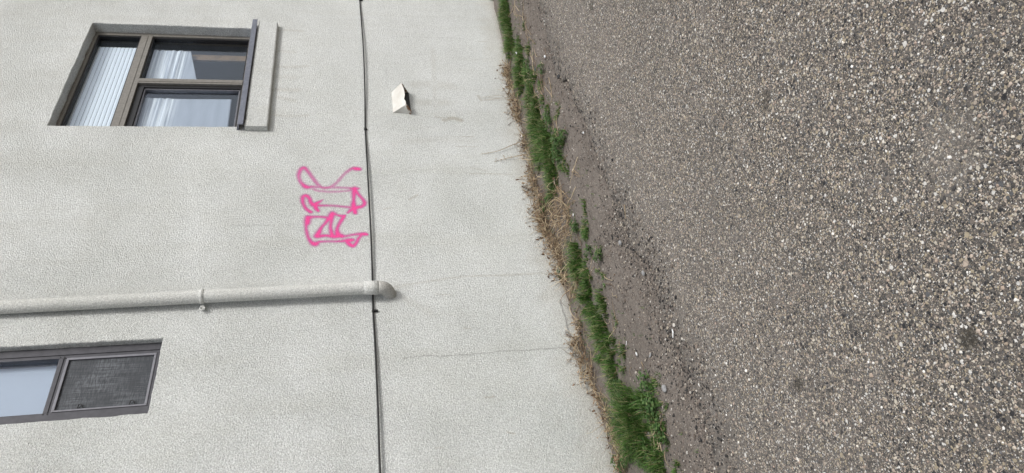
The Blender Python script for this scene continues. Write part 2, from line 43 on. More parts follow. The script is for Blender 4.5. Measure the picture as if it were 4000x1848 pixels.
# ---------------------------------------------------------------- helpers
def gz(x): return -0.04*min(max(0, x-4.2), 6)
class MB:
    def __init__(s): s.v = []; s.f = []; s.m = []; s.sm = False
    def face(s, pts, mi=0):
        n = len(s.v); s.v += [tuple(p) for p in pts]; s.f.append(tuple(range(n, n+len(pts)))); s.m.append(mi)
    def box(s, x0, x1, y0, y1, z0, z1, mi=0, b=0.0):
        if b <= 0:
            n = len(s.v)
            s.v += [(x, y, z) for z in (z0, z1) for y in (y0, y1) for x in (x0, x1)]
            for f in ((0,2,3,1),(4,5,7,6),(0,1,5,4),(2,6,7,3),(0,4,6,2),(1,3,7,5)): s.f.append(tuple(n+i for i in f)); s.m.append(mi)
        else:
            bm = bmesh.new(); bmesh.ops.create_cube(bm, size=1)
            for v in bm.verts: v.co = Vector(((x0+x1)/2+v.co.x*(x1-x0), (y0+y1)/2+v.co.y*(y1-y0), (z0+z1)/2+v.co.z*(z1-z0)))
            bmesh.ops.bevel(bm, geom=bm.edges[:], offset=b, segments=2, affect='EDGES', profile=.6)
            n = len(s.v); bm.verts.index_update()
            s.v += [tuple(v.co) for v in bm.verts]
            for f in bm.faces: s.f.append(tuple(n+v.index for v in f.verts)); s.m.append(mi)
            bm.free()
    def tube(s, pts, r, n=8, mi=0, cap=True):
        pts = [Vector(p) for p in pts]; rr = r if isinstance(r, (list, tuple)) else [r]*len(pts)
        base = len(s.v); ref = None
        for i, p in enumerate(pts):
            t = (pts[min(i+1, len(pts)-1)]-pts[max(i-1, 0)])
            if t.length < 1e-9: t = Vector((0, 0, 1))
            t.normalize()
            if ref is None: ref = t.orthogonal().normalized()
            else:
                ref = ref - t*ref.dot(t)
                ref = ref.normalized() if ref.length > 1e-6 else t.orthogonal().normalized()
            b = t.cross(ref)
            for k in range(n):
                a = 2*math.pi*k/n; s.v.append(tuple(p+(ref*math.cos(a)+b*math.sin(a))*rr[i]))
        for i in range(len(pts)-1):
            for k in range(n):
                a = base+i*n+k; c = base+i*n+(k+1) % n
                s.f.append((a, c, c+n, a+n)); s.m.append(mi)
        if cap:
            s.f.append(tuple(base+k for k in range(n))[::-1]); s.m.append(mi)
            e = base+(len(pts)-1)*n; s.f.append(tuple(e+k for k in range(n))); s.m.append(mi)
    def build(s, name, mats, parent=None, smooth=False):
        me = bpy.data.meshes.new(name); me.from_pydata(s.v, [], s.f); 
        mats = mats if isinstance(mats, (list, tuple)) else [mats]
        for m in mats: me.materials.append(m)
        if len(mats) > 1: me.polygons.foreach_set('material_index', s.m)
        if smooth: me.polygons.foreach_set('use_smooth', [True]*len(me.polygons))
        me.update(); o = bpy.data.objects.new(name, me); COL.objects.link(o)
        if parent:
            o.parent = parent
            p = parent; off = Vector((0, 0, 0))
            while p: off += p.location; p = p.parent
            if parent.type == 'EMPTY': o.matrix_parent_inverse = Matrix.Translation(-off)
        return o
def tag(o, label=None, cat=None, group=None, kind=None):
    if label: o['label'] = label
    if cat: o['category'] = cat
    if group: o['group'] = group
    if kind: o['kind'] = kind
    return o
def empty(name, loc, label, cat, group=None):
    o = bpy.data.objects.new(name, None); COL.objects.link(o); o.location = loc; o.empty_display_size = .1
    return tag(o, label, cat, group)
def nz(x, y=0, z=0): return noise.noise(Vector((x, y, z)))

class N:      # tiny node helper
    def __init__(s, name):
        s.mat = bpy.data.materials.new(name); s.mat.use_nodes = True; s.t = s.mat.node_tree; s.t.nodes.clear()
        s.out = s.t.nodes.new('ShaderNodeOutputMaterial')
    def n(s, typ, props=None, **inp):
        nd = s.t.nodes.new('ShaderNode'+typ)
        for k, v in (props or {}).items(): setattr(nd, k, v)
        for k, v in inp.items():
            key = k.replace('_', ' ')
            try: sock = nd.inputs[key]
            except KeyError: sock = nd.inputs[int(k[1:])]
            if isinstance(v, bpy.types.NodeSocket): s.t.links.new(v, sock)
            else: sock.default_value = v
        return nd
    def math(s, op, a, b=0.0, clamp=False):
        nd = s.t.nodes.new('ShaderNodeMath'); nd.operation = op; nd.use_clamp = clamp
        for i, v in enumerate((a, b)):
            if isinstance(v, bpy.types.NodeSocket): s.t.links.new(v, nd.inputs[i])
            else: nd.inputs[i].default_value = v
        return nd.outputs[0]
    def mix(s, fac, a, b, typ='MIX'):
        nd = s.t.nodes.new('ShaderNodeMix'); nd.data_type = 'RGBA'; nd.blend_type = typ
        for i, v in ((0, fac), (6, a), (7, b)):
            if isinstance(v, bpy.types.NodeSocket): s.t.links.new(v, nd.inputs[i])
            else: nd.inputs[i].default_value = (v if i == 0 else (v[0], v[1], v[2], 1))
        return nd.outputs[2]
    def ramp(s, fac, stops, interp='LINEAR'):
        nd = s.t.nodes.new('ShaderNodeValToRGB'); cr = nd.color_ramp; cr.interpolation = interp
        while len(cr.elements) < len(stops): cr.elements.new(.5)
        for e, (p, c) in zip(cr.elements, stops):
            e.position = p; e.color = (c[0], c[1], c[2], 1) if isinstance(c, tuple) else (c, c, c, 1)
        s.t.links.new(fac, nd.inputs[0]); return nd.outputs[0]
    def map(s, v, a, b, c=0.0, d=1.0):
        nd = s.n('MapRange', dict(clamp=True), Value=v); 
        for k, val in zip((1, 2, 3, 4), (a, b, c, d)): nd.inputs[k].default_value = val
        return nd.outputs[0]
    def coord(s): return s.n('TexCoord').outputs['Object']
    def noise(s, vec, sc, det=2.0, rough=.5, scale=None):
        if scale: vec = s.n('Mapping', Vector=vec, Scale=scale).outputs[0]
        return s.n('TexNoise', Vector=vec, Scale=sc, Detail=det, Roughness=rough).outputs[0]
    def bsdf(s, col, rough=.6, normal=None, metal=0.0, spec=.5):
        b = s.n('BsdfPrincipled', Base_Color=(col if isinstance(col, bpy.types.NodeSocket) else (*col, 1)), Roughness=rough, Metallic=metal)
        b.inputs['Specular IOR Level'].default_value = spec
        if normal: s.t.links.new(normal, b.inputs['Normal'])
        return b
    def done(s, sh): s.t.links.new(sh.outputs[0], s.out.inputs['Surface']); return s.mat
def plain(name, col, rough=.5, metal=0.0, var=.0, nsc=30, spec=.5, bump=0):
    m = N(name); c = m.coord(); nn = m.noise(c, nsc, 4, .6)
    f = m.map(nn, .35, .65)
    cc = m.mix(f, tuple(k*(1-var) for k in col), tuple(min(1, k*(1+var)) for k in col))
    nrm = m.n('Bump', Strength=bump, Distance=.001, Height=nn).outputs[0] if bump else None
    return m.done(m.bsdf(cc, rough, nrm, metal, spec))

# stucco relief shared by the wall, the sill band, the pipe and the paint on it
def stucco_relief(m, c, strength=1.0):
    warp = m.n('VectorMath', dict(operation='MULTIPLY_ADD'), i0=m.n('TexNoise', Vector=c, Scale=35.0, Detail=1.0).outputs[1], i1=(.014, .014, .014), i2=c).outputs[0]
    v = m.n('TexVoronoi', dict(feature='SMOOTH_F1'), Vector=warp, Scale=108.0, Smoothness=.25).outputs['Distance']
    lump = m.map(v, .12, .62, 1, 0)
    n1 = m.noise(c, 88, 5, .75)
    patch = m.map(m.noise(c, 1.6, 3), .3, .7, .7, 1.15)
    h = m.math('MULTIPLY', m.math('ADD', m.math('MULTIPLY', lump, .38), m.math('MULTIPLY', n1, 1.25)), patch)
    return m.n('Bump', Strength=strength, Distance=.0088, Height=h).outputs[0], h
def lump_(m, c):
    return m.map(m.n('TexVoronoi', dict(feature='F1'), Vector=c, Scale=108.0).outputs['Distance'], .12, .62, 1, 0)
def stucco_colour(m, c, h, col, dirt=1.0):
    big = m.noise(c, .8, 4, .6); mid = m.noise(c, 3.1, 4, .65); run = m.noise(c, 1.0, 3, .6, scale=(5, 5, .45))
    base = m.mix(m.map(big, .35, .68), col, tuple(k*j for k, j in zip(col, (.94, .945, .93))))
    base = m.mix(m.math('MULTIPLY', m.map(mid, .45, .72), .5*dirt), base, tuple(k*j for k, j in zip(col, (.88, .88, .85))))
    base = m.mix(m.math('MULTIPLY', m.map(run, .5, .72), .5*dirt), base, tuple(k*j for k, j in zip(col, (.88, .875, .84))))
    grit = m.math('MULTIPLY', m.map(m.noise(c, 120, 3, .65), .3, .7, .82, 1.12), m.map(m.math('ADD', m.math('MULTIPLY', lump_(m, c), .3), m.noise(c, 88, 5, .75)), .42, .85, .68, 1.10))
    base = m.mix(1.0, base, m.n('CombineColor', i0=grit, i1=grit, i2=grit).outputs[0], 'MULTIPLY')
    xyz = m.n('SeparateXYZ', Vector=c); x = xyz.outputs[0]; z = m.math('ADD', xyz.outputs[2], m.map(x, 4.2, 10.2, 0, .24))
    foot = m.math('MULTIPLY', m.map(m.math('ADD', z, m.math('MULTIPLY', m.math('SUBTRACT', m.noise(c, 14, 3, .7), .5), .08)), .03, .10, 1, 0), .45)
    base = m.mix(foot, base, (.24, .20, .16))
    # grime patch high by the big window, soil splash low on the wall
    hi = m.math('MULTIPLY', m.map(z, 1.8, 4.2), m.map(m.math('ADD', mid, m.math('MULTIPLY', big, .6)), .68, 1.0, 0, .22))
    base = m.mix(hi, base, (.46, .45, .42))
    low = m.math('MULTIPLY', m.map(m.math('ADD', z, m.math('MULTIPLY', m.math('SUBTRACT', mid, .5), .6)), .02, .28, 1, 0), .38)
    return m.mix(low, base, (.40, .36, .28))
def stucco(name, col, dirt=1.0, strength=1.0, over=None):
    m = N(name); c = m.coord(); nrm, h = stucco_relief(m, c, strength)
    base = stucco_colour(m, c, h, col, dirt); rough = .9; 
    if over:      # paint or dirt that soaks into the same plaster skin
        alpha, oc = over(m, c, h); base = m.mix(alpha, base, oc)
    return m.done(m.bsdf(base, rough, nrm, spec=.2))
WALLC = (.80, .82, .805)
m_stucco = stucco('stucco', WALLC)
m_pipe = stucco('painted_pipe', (.76, .77, .745), .5, .55)
m_elbow = stucco('elbow_paint_shaded', (.66, .65, .62), .8, .8)  # pipe paint darkened: shade of the downward-facing bend put into the colour
m_frame1 = plain('taupe_aluminium', (.225, .212, .19), .45, .25, .12, 40)
m_frame2 = plain('dark_aluminium', (.074, .074, .083), .42, .35, .12, 30)
m_frame2l = plain('grey_aluminium', (.2, .2, .22), .35, .4, .1, 30)
m_dark = plain('gasket_and_shade_black', (.018, .018, .02), .5)  # gasket black, also painted in as shade at the sash top and hood
m_sill = plain('sill_metal', (.20, .21, .25), .32, .5, .15, 25)
m_black = plain('black_rubber', (.012, .012, .013), .45)
m_wood = plain('wood_trim', (.22, .14, .075), .5, 0, .25, 8)
m_room = plain('room_wall', (.12, .115, .11), .8)
m_roof = plain('roof_felt', (.1, .1, .1), .9)
m_slat = plain('blind_slat', (.88, .91, .94), .45)
def curtain_mat():
    m = N('curtain_cloth'); c = m.coord()
    a = m.noise(c, 3.0, 3, .5, scale=(.6, 1, 5)); z = m.n('SeparateXYZ', Vector=c).outputs[2]
    col = m.ramp(a, [(.3, (.38, .41, .47)), (.7, (.47, .50, .56))]); fz = m.map(z, 3.16, 3.22); s2 = m.noise(c, 9, 3, .6, scale=(.12, 1, 6)); col = m.mix(m.math('MULTIPLY', fz, m.map(s2, .38, .62)), col, (.90, .92, .94))
    return m.done(m.bsdf(col, .8))
m_curtain = curtain_mat()
def glass_mat(name, tint, k, b):
    m = N(name)
    lw = m.n('LayerWeight', Blend=.5).outputs['Facing']
    fac = m.math('ADD', m.math('MULTIPLY', m.math('POWER', lw, 2.5), k), b, True)
    tr = m.n('BsdfTransparent', Color=(*tint, 1)); gl = m.n('BsdfGlossy', Color=(.85, .9, 1, 1), Roughness=.02)
    return m.done(m.n('MixShader', i0=fac, i1=tr.outputs[0], i2=gl.outputs[0]))
m_glass = glass_mat('window_glass', (.93, .955, .97), .35, .035)
def screen_mat():
    m = N('insect_screen'); c = m.coord()
    st = m.math('MULTIPLY', m.math('ADD', m.noise(c, 60, 5, .8, scale=(2.4, 2.4, .10)), m.noise(c, 60, 4, .7, scale=(.3, .3, 2.2))), .5); cl = m.noise(c, 4, 2, .6)
    f = m.math('MULTIPLY', m.map(st, .44, .62), m.map(cl, .35, .6, .2, 1))
    col = m.mix(f, (.045, .05, .058), (.20, .215, .235))
    b = m.bsdf(col, .55, spec=.4); tr = m.n('BsdfTransparent', Color=(1, 1, 1, 1))
    return m.done(m.n('MixShader', i0=.82, i1=tr.outputs[0], i2=b.outputs[0]))
m_screen = screen_mat()

# ---------------------------------------------------------------- building
bld = empty('building', (4, 4, 0), 'off white stucco building wall with two windows and pink graffiti', 'building')
W1 = (5.132, 6.772, 2.555, 4.062); W2 = (2.362, 2.916, 2.838, 4.42)
def wob(x, z):      # hand-trowelled edges: small in-plane wander
    return (.006*nz(x*7, z*7, 1)+.0035*nz(x*23, z*23, 4), .006*nz(x*7, z*7, 9)+.0035*nz(x*23, z*23, 13))
def span(a, b, st):
    n = max(1, round((b-a)/st)); return [a+(b-a)*i/n for i in range(n)]
xs = [-14, -8, -4, -1] + span(0, W2[0], .06) + span(W2[0], W2[1], .015) + span(W2[1], W1[0], .06) + span(W1[0], W1[1], .02) + span(W1[1], 9, .06) + [9, 12, 18, 26]
zs = [-.45] + span(-.3, 2.3, .065) + span(2.3, W1[2], .05)+ span(W1[2], W2[2], .02) + span(W2[2], W1[3], .015) + span(W1[3], W2[3], .03) + [W2[3], 4.6, 5.2, 6.4]
def inside(x, z, w): return w[0] < x < w[1] and w[2] < z < w[3]
wm = MB(); idx = {}
def wv(i, j):
    if (i, j) not in idx:
        x, z = xs[i], zs[j]; dx = dz = 0
        if 0 < x < 9 and 2.3 < z < 4.5: dx, dz = wob(x, z)
        idx[(i, j)] = len(wm.v); wm.v.append((x+dx, 0, z+dz))
    return idx[(i, j)]
for i in range(len(xs)-1):
    for j in range(len(zs)-1):
        cx, cz = (xs[i]+xs[i+1])/2, (zs[j]+zs[j+1])/2
        if inside(cx, cz, W1) or inside(cx, cz, W2): continue
        wm.f.append((wv(i, j), wv(i+1, j), wv(i+1, j+1), wv(i, j+1))); wm.m.append(0)
def reveal(w, d):
    X = [x for x in xs if w[0]-1e-6 <= x <= w[1]+1e-6]; Z = [z for z in zs if w[2]-1e-6 <= z <= w[3]+1e-6]
    loop = [(x, w[2], 0, 1) for x in X]+[(w[1], z, -1, 0) for z in Z[1:]]+[(x, w[3], 0, -1) for x in X[::-1][1:]]+[(w[0], z, 1, 0) for z in Z[::-1][1:-1]]
    rings = []
    for (t, off) in ((0, 0), (.004, .004), (.012, .006), (d*.5, .006), (d, .006)):
        rg = []
        for x, z, nx, nzz in loop:
            dx, dz = wob(x, z)
            k = 1+ (1.6*nz(x*9, z*9, t*30) if t > .02 else 0)
            rg.append(len(wm.v)); wm.v.append((x+dx+nx*off*k, t, z+dz+nzz*off*k))
        rings.append(rg)
    for a, b in zip(rings, rings[1:]):
        for k in range(len(loop)):
            k2 = (k+1) % len(loop); wm.f.append((a[k], a[k2], b[k2], b[k])); wm.m.append(0)
reveal(W1, .19); reveal(W2, .16)
# end walls and back
for q in ([(-14,0,-.45),(-14,9,-.45),(-14,9,6.4),(-14,0,6.4)], [(26,0,-.45),(26,9,-.45),(26,9,6.4),(26,0,6.4)], [(-14,9,-.45),(26,9,-.45),(26,9,6.4),(-14,9,6.4)]): wm.face(q)
wm.build('wall', m_stucco, bld)
b = MB(); b.box(-14.3, 26.3, -.35, 9.3, 6.402, 6.62); b.build('roof', m_roof, bld)
b = MB(); b.box(-13.9, 25.9, .25, 8.9, 1.5, 1.6); b.box(-13.9, 25.9, .25, 8.9, 4.9, 5.0); b.box(4.2, 4.3, .25, 8.9, 1.603, 4.897); b.box(-13.9, 25.9, 3.2, 3.3, 1.603, 4.897)
b.build('interior_wall', m_room, bld)

# stucco band under the big window
b = MB(); bm = bmesh.new()
x0, x1, z0, z1, yy = 5.078, 6.822, 2.318, 2.512, -.052
nx = 60
prof = [(0.0, z1-.003), (yy, z1-.008), (yy-.002, z1-.03), (yy-.001, (z0+z1)/2), (yy, z0+.01), (yy+.006, z0), (0.0, z0)]
rows = []
for i in range(nx+1):
    x = x0+(x1-x0)*i/nx; r_ = []
    for k, (y, z) in enumerate(prof):
        r_.append(len(b.v)); b.v.append((x+.003*nz(k*3.1, i if i in (0, nx) else 0), y+(.0025*nz(x*20, z*20, 3) if y < -.01 else 0), z+.003*nz(x*12, k*.7, 8)))
    rows.append(r_)
for a, c in zip(rows, rows[1:]):
    for k in range(len(prof)-1): b.f.append((a[k], c[k], c[k+1], a[k+1])); b.m.append(0)
b.f.append(tuple(rows[0])); b.m.append(0); b.f.append(tuple(rows[-1])[::-1]); b.m.append(0)
b.build('sill_band', m_stucco, bld)

# ---- window one
def framebox(mb, x0, x1, z0, z1, t, y0, y1, mi=0, bv=.002):     # picture-frame of four butted bars
    l, r_, bo, to = t if isinstance(t, tuple) else (t, t, t, t)
    mb.box(x0, x0+l, y0, y1, z0, z1, mi, bv); mb.box(x1-r_, x1, y0, y1, z0, z1, mi, bv)
    mb.box(x0+l+.0003, x1-r_-.0003, y0, y1, z0, z0+bo, mi, bv); mb.box(x0+l+.0003, x1-r_-.0003, y0, y1, z1-to, z1, mi, bv)
win = None
b = MB()
Yf = .098
framebox(b, 5.136, 6.768, 2.562, 4.058, (.075, .05, .045, .035), Yf, Yf+.09)
b.box(5.213, 6.716, Yf-.004, Yf+.085, 3.525, 3.628, 0, .003)             # transom
b.box(5.213, 6.716, Yf-.008, Yf-.0045, 3.565, 3.592, 0, .001)
b.box(5.903, 5.978, Yf-.005, Yf+.08, 2.609, 3.524, 0, .003)              # mullion
b.box(5.925, 5.955, Yf-.009, Yf-.0055, 2.609, 3.524, 0, .001)
w1 = b.build('window', m_frame1, bld); tag(w1, 'wide taupe framed window with metal sill and blinds')
# dark inner beads
b = MB(); framebox(b, 5.212, 6.717, 3.629, 4.022, .013, Yf+.01, Yf+.06, 0, .001); framebox(b, 5.979, 6.717, 2.608, 3.524, .012, Yf+.015, Yf+.06, 0, .001)
b.build('gasket', m_dark, w1)
b = MB(); framebox(b, 5.2, 5.9025, 2.6085, 3.524, (.02, .03, .018, .052), Yf+.02, Yf+.11, 0, .002)  # top rail made deep and dark to paint the shade under the transom
sash = b.build('sliding_sash', m_dark, w1)
b = MB(); framebox(b, 5.222, 5.87, 2.6295, 3.470, .012, Yf+.035, Yf+.075, 0, .002); b.build('sash_rail', m_frame2l, w1)
for (a, c, d, e, y) in ((5.226, 6.703, 3.643, 4.008, .04), (5.992, 6.704, 2.621, 3.511, .045), (5.237, 5.855, 2.644, 3.456, .055)):
    b = MB(); b.box(a, c, Yf+y, Yf+y+.005, d, e); b.build('glass_pane', m_glass, w1)
# blinds: closed horizontal slats in the upper light
b = MB(); z = 3.63
rr = random.Random(3)
while z < 4.03:
    n = 14; t = .036
    for k in range(n):
        xa, xb = 5.24+(6.60-5.24)*k/n, 5.24+(6.60-5.24)*(k+1)/n
        for (za, ya), (zb, yb) in zip(((z, -.003), (z+t*.5, -.0045), (z+t-.0035, -.001)), ((z+t*.5, -.0045), (z+t-.0035, -.001), (z+t, .0015))):
            b.face([(xa, Yf+.07+ya, za), (xb, Yf+.07+ya, za), (xb, Yf+.07+yb, zb), (xa, Yf+.07+yb, zb)])
    z += t
b.build('blind', m_slat, w1)
# gathered shade in the two lower lights: folds on top, flat cloth below
def shade(x0, x1, zt, bot, name):
    b = MB(); nx, nzn = 30, 60
    gr = []
    for j in range(nzn+1):
        for i in range(nx+1):
            u = i/nx; x = x0+(x1-x0)*u; zb = bot(u); z = zt+(zb-zt)*j/nzn
            f = max(0, min(1, (z-3.2)/.08))
            y = Yf+.105+.004*nz(x*4, z*2)-f*(.007*abs(math.sin(z*38+.3*nz(x*2, z*3)))+.003*math.sin(z*110))
            gr.append((x, y, z))
    b.v = gr
    for j in range(nzn):
        for i in range(nx):
            a = j*(nx+1)+i; b.f.append((a, a+1, a+nx+2, a+nx+1)); b.m.append(0)
    o = b.build(name, m_curtain, w1, True)
    sm = o.modifiers.new('thick', 'SOLIDIFY'); sm.thickness = .003
shade(5.99, 6.62, 3.515, lambda u: 3.03+.145*u, 'shade')
shade(5.215, 5.81, 3.50, lambda u: 2.70+.012*u, 'shade')
b = MB(); b.box(6.545, 6.64, Yf+.15, Yf+.17, 2.58, 3.2, 0, .003); b.build('wood_trim', m_wood, w1)
b = MB(); b.box(6.2, 6.3, Yf+.25, Yf+.33, 2.58, 2.78, 0, .01); b.build('dark_box', m_dark, w1)  # faint dark box standing inside, behind the glass
# metal sill: sloping sheet with a turned-down lip
b = MB(); pr = [(Yf-.002, 2.572), (Yf-.002, 2.60), (-.058, 2.566), (-.066, 2.562), (-.067, 2.522), (-.074, 2.517), (-.073, 2.514), (-.060, 2.5165), (-.060, 2.552)]
xa, xb = 5.088, 6.838
for (y0, z0), (y1, z1) in zip(pr, pr[1:]+pr[:1]): b.face([(xa, y0, z0), (xb, y0, z0), (xb, y1, z1), (xa, y1, z1)])
b.face([(xa, y, z) for y, z in pr]); b.face([(xb, y, z) for y, z in pr][::-1])
b.build('metal_sill', m_sill, w1)
# ---- window two
b = MB(); Y2 = .045
framebox(b, 2.368, 2.909, 2.845, 4.41, (.076, .079, .026, .05), Y2, Y2+.08, 0, .002)
b.box(2.4445, 2.8295, Y2+.006, Y2+.07, 3.396, 3.442, 0, .002)
b.box(2.4445, 2.8295, Y2+.001, Y2+.0055, 3.414, 3.438, 0, .001)
b.box(2.852, 2.858, Y2-.006, Y2-.0005, 2.86, 4.4, 0, .001)
w2 = b.build('window', m_frame2, bld); tag(w2, 'narrow dark framed window with insect screen in its lower half')
b = MB(); framebox(b, 2.4455, 2.8285, 2.872, 3.395, (.011, .015, .014, .016), Y2-.004, Y2+.03, 0, .002); so_ = b.build('screen_frame', m_frame2l, w2)
b = MB(); b.box(2.457, 2.813, Y2+.008, Y2+.010, 2.887, 3.378); b.build('insect_screen', m_screen, w2)
b = MB(); b.box(2.445, 2.829, Y2+.03, Y2+.035, 3.443, 4.359); b.build('glass_pane', m_glass, w2)
b = MB(); b.box(2.445, 2.829, Y2+.055, Y2+.06, 2.877, 3.384); b.build('glass_pane', m_glass, w2)
m_sh2 = plain('reflection_panel', (.46, .50, .58), .7)
b = MB(); b.box(2.40, 2.905, Y2+.082, Y2+.085, 3.40, 4.40); b.build('shade', m_sh2, w2)  # added panel, its blue-grey stands in for the pane's reflection
for zc in (2.96, 3.245):
    b = MB(); b.tube([(2.458, Y2+.004, zc-.02), (2.474, Y2-.004, zc-.014), (2.487, Y2-.004, zc-.004), (2.485, Y2-.004, zc+.008), (2.458, Y2+.004, zc+.014)], .0025, 6); b.build('pull_tab', m_black, w2)
for xx, zz in ((2.436, 3.435), (2.436, 3.412), (2.838, 3.435), (2.838, 3.412)):
    b = MB(); b.tube([(xx, Y2-.003, zz), (xx, Y2+.002, zz)], .0042, 8); b.build('screw', m_black, w2)

# ---- paint, stains and cracks on the wall
def smooth_pts(st, step=.006):
    out = []
    for i in range(len(st)-1):
        p0, p1, p2, p3 = st[max(i-1, 0)], st[i], st[i+1], st[min(i+2, len(st)-1)]
        n = max(2, int(math.dist(p1[:2], p2[:2])/step))
        for k in range(n):
            t = k/n
            out.append(tuple(.5*(2*b_+(c_-a_)*t+(2*a_-5*b_+4*c_-d_)*t*t+(3*b_-a_-3*c_+d_)*t**3) for a_, b_, c_, d_ in zip(p0, p1, p2, p3)))
    out.append(st[-1]); return out
def patch(name, strokes, mat, res, ysurf, soft, parent, cut=.008):
    cells = {}
    for st in strokes:
        for x, z, w_, d in smooth_pts(st, res*.8):
            w_ = max(w_, .002)*(1.32 if soft > 2 else 1); R_ = w_*soft
            for i in range(int((x-R_)/res), int((x+R_)/res)+2):
                for j in range(int((z-R_)/res), int((z+R_)/res)+2):
                    q = math.hypot(i*res-x, j*res-z)/w_
                    v = d*math.exp(-(q/1.0)**3.0*.75) if soft < 2 else d*(.78*math.exp(-(q**2.2)*.9)+.22*math.exp(-(q/1.6)**2))
                    if v > cells.get((i, j), 0): cells[(i, j)] = v
    b = MB(); ids = {}; val = []
    def vid(k):
        if k not in ids: ids[k] = len(b.v); b.v.append((k[0]*res, ysurf, k[1]*res)); val.append(cells.get(k, 0.0))
        return ids[k]
    for (i, j) in list(cells):
        ks = ((i, j), (i+1, j), (i+1, j+1), (i, j+1))
        if max(cells.get(k, 0) for k in ks) > cut: b.f.append(tuple(vid(k) for k in ks)); b.m.append(0)
    o = b.build(name, mat, parent)
    at = o.data.attributes.new('paint', 'FLOAT', 'POINT'); at.data.foreach_set('value', val)
    return o
def spray(m, c, h):
    a = m.n('Attribute', dict(attribute_name='paint')).outputs['Fac']
    spk = m.noise(c, 170, 2, .7); spk2 = m.noise(c, 60, 2, .6)
    dd = m.math('ADD', a, m.math('MULTIPLY', m.math('SUBTRACT', spk, .5), .7))
    dd = m.math('ADD', dd, m.math('MULTIPLY', m.math('SUBTRACT', spk2, .5), .35))
    alpha = m.math('MULTIPLY', m.map(dd, .10, .80), m.map(a, 0, .35, .0, .97))
    return alpha, m.mix(m.map(a, .62, .97), (.52, .13, .345), (.92, .08, .34))
def stain_mat(name, col, k=1.0):
    def ov(m, c, h):
        a = m.n('Attribute', dict(attribute_name='paint')).outputs['Fac']
        return m.math('MULTIPLY', m.math('MULTIPLY', a, m.map(m.noise(c, 70, 3, .7), .3, .65, .35, 1)), k), col
    return stucco(name, WALLC, 1.0, 1.0, ov)
gf = patch('graffiti', GRAFFITI, stucco('pink_spray_paint', WALLC, 1.0, 1.0, spray), .004, -.0018, 2.6, bld, .004); tag(gf, 'pink spray painted letters above the black cable')
m_stain = stain_mat('brown_stain', (.36, .325, .26))
for i, st in enumerate(STAINS): patch('stain', [[(x, z, w_*1.15, min(1, d*1.35)) for x, z, w_, d in st]], m_stain, .004, -.0003-.00003*i, 1.9, bld, .03)
def jag(st):
    out = []
    for x, z in st: out.append((x, z, .0042, .8))
    sm = smooth_pts([tuple(o) for o in out], .02)
    return [(x+.005*nz(x*30, z*30, 2), z+.005*nz(x*30, z*30, 7), w_, d*(.6+.6*abs(nz(x*6, z*6)))) for x, z, w_, d in sm]
m_crack = stain_mat('crack_shadow', (.09, .085, .08), .8)
for i, c in enumerate(CRACKS):
    st = jag(c)
    if i == 1: st = [(x, z, w_*1.5, .8) for x, z, w_, d in st]
    if i in (2, 3, 4, 5, 6): st = [(x, z, w_*.8, d*.45) for x, z, w_, d in st]
    patch('crack', [st], m_crack, .0025, -.0013-.00005*i, 1.9, bld, .03)

# ---------------------------------------------------------------- downpipe
dp = empty('downpipe', (3.18, -.07, 1.36), 'stucco painted vertical downpipe turning into the wall through an elbow', 'downpipe')
def py(z): return -.045-.036*(4.0-z)/2.5
b = MB()
zz = 6.35; P = []
while zz > 1.47: P.append((3.192+.002*nz(zz*2), py(zz) if zz < 4.2 else py(4.2), zz)); zz -= .06
P.append((3.19, py(1.47), 1.47)); b.tube(P, .0455, 28); b.build('pipe', m_pipe, dp, True)
b = MB(); yc = py(1.5)
b.tube([(3.19, yc, 1.545), (3.19, yc, 1.542), (3.19, yc, 1.49), (3.19, yc, 1.449), (3.19, yc, 1.447)], [.046, .0495, .0502, .0498, .046], 28); b.build('collar', m_pipe, dp, True)
b = MB(); R_ = .072; P = []
for k in range(13):
    a = math.pi/2*k/12; P.append((3.19, yc+R_*(1-math.cos(a))*1.0, 1.447-R_*math.sin(a)))
P.append((3.19, .01, 1.447-R_)); b.tube(P, .0475, 28); b.build('elbow', m_elbow, dp, True)
b = MB(); b.tube([(3.19, -.001, 1.375), (3.19, -.006, 1.375)], .058, 24); b.build('elbow_flange', m_pipe, dp, True)
zc = 2.625; yc2 = py(zc); b = MB()
b.tube([(3.192, yc2, zc-.014), (3.192, yc2, zc-.012), (3.192, yc2, zc+.012), (3.192, yc2, zc+.014)], [.0455, .0505, .0505, .0455], 28)
b.box(3.12, 3.15, -.03, -.02, zc-.012, zc+.012, 0, .003); cl_ = b.build('clamp', m_pipe, dp, True)
b = MB(); b.tube([(3.125+.014*math.cos(a)-.008, -.03+.0*a, zc-.004+.014*math.sin(a)) for a in [k*math.pi*2/14*.85+.6 for k in range(15)]], .0055, 8)
b.tube([(3.117, -.03, zc-.004), (3.117, 0, zc-.004)], .004, 8); b.build('screw_eye', m_pipe, dp, True)

# ---------------------------------------------------------------- cable
cb = empty('cable', (4.6, -.01, 1.48), 'thin black cable strung level across the stucco wall', 'cable')
CP = [(12, 1.45), (7.95, 1.474), (7.442, 1.471), (6.889, 1.465), (6.387, 1.460), (5.711, 1.467), (5.097, 1.481), (4.587, 1.480), (4.114, 1.479), (3.69, 1.479), (3.306, 1.484), (3.036, 1.490), (2.742, 1.488), (2.442, 1.489), (2.166, 1.491), (1.836, 1.496), (0.5, 1.5), (-6, 1.5)]
def off(x):      # hugs the wall at its clips, stands off a little between
    cl = [9, 7.44, 5.097, 3.036, .2]
    for a, c in zip(cl, cl[1:]):
        if c <= x <= a: t = (x-c)/(a-c); return -.0085-.016*math.sin(math.pi*t)
    return -.01
fine = smooth_pts([(x, z) for x, z in CP], .05)
b = MB(); b.tube([(x, off(x), z) for x, z in fine], .0068, 8); b.build('wire', m_black, cb, True)
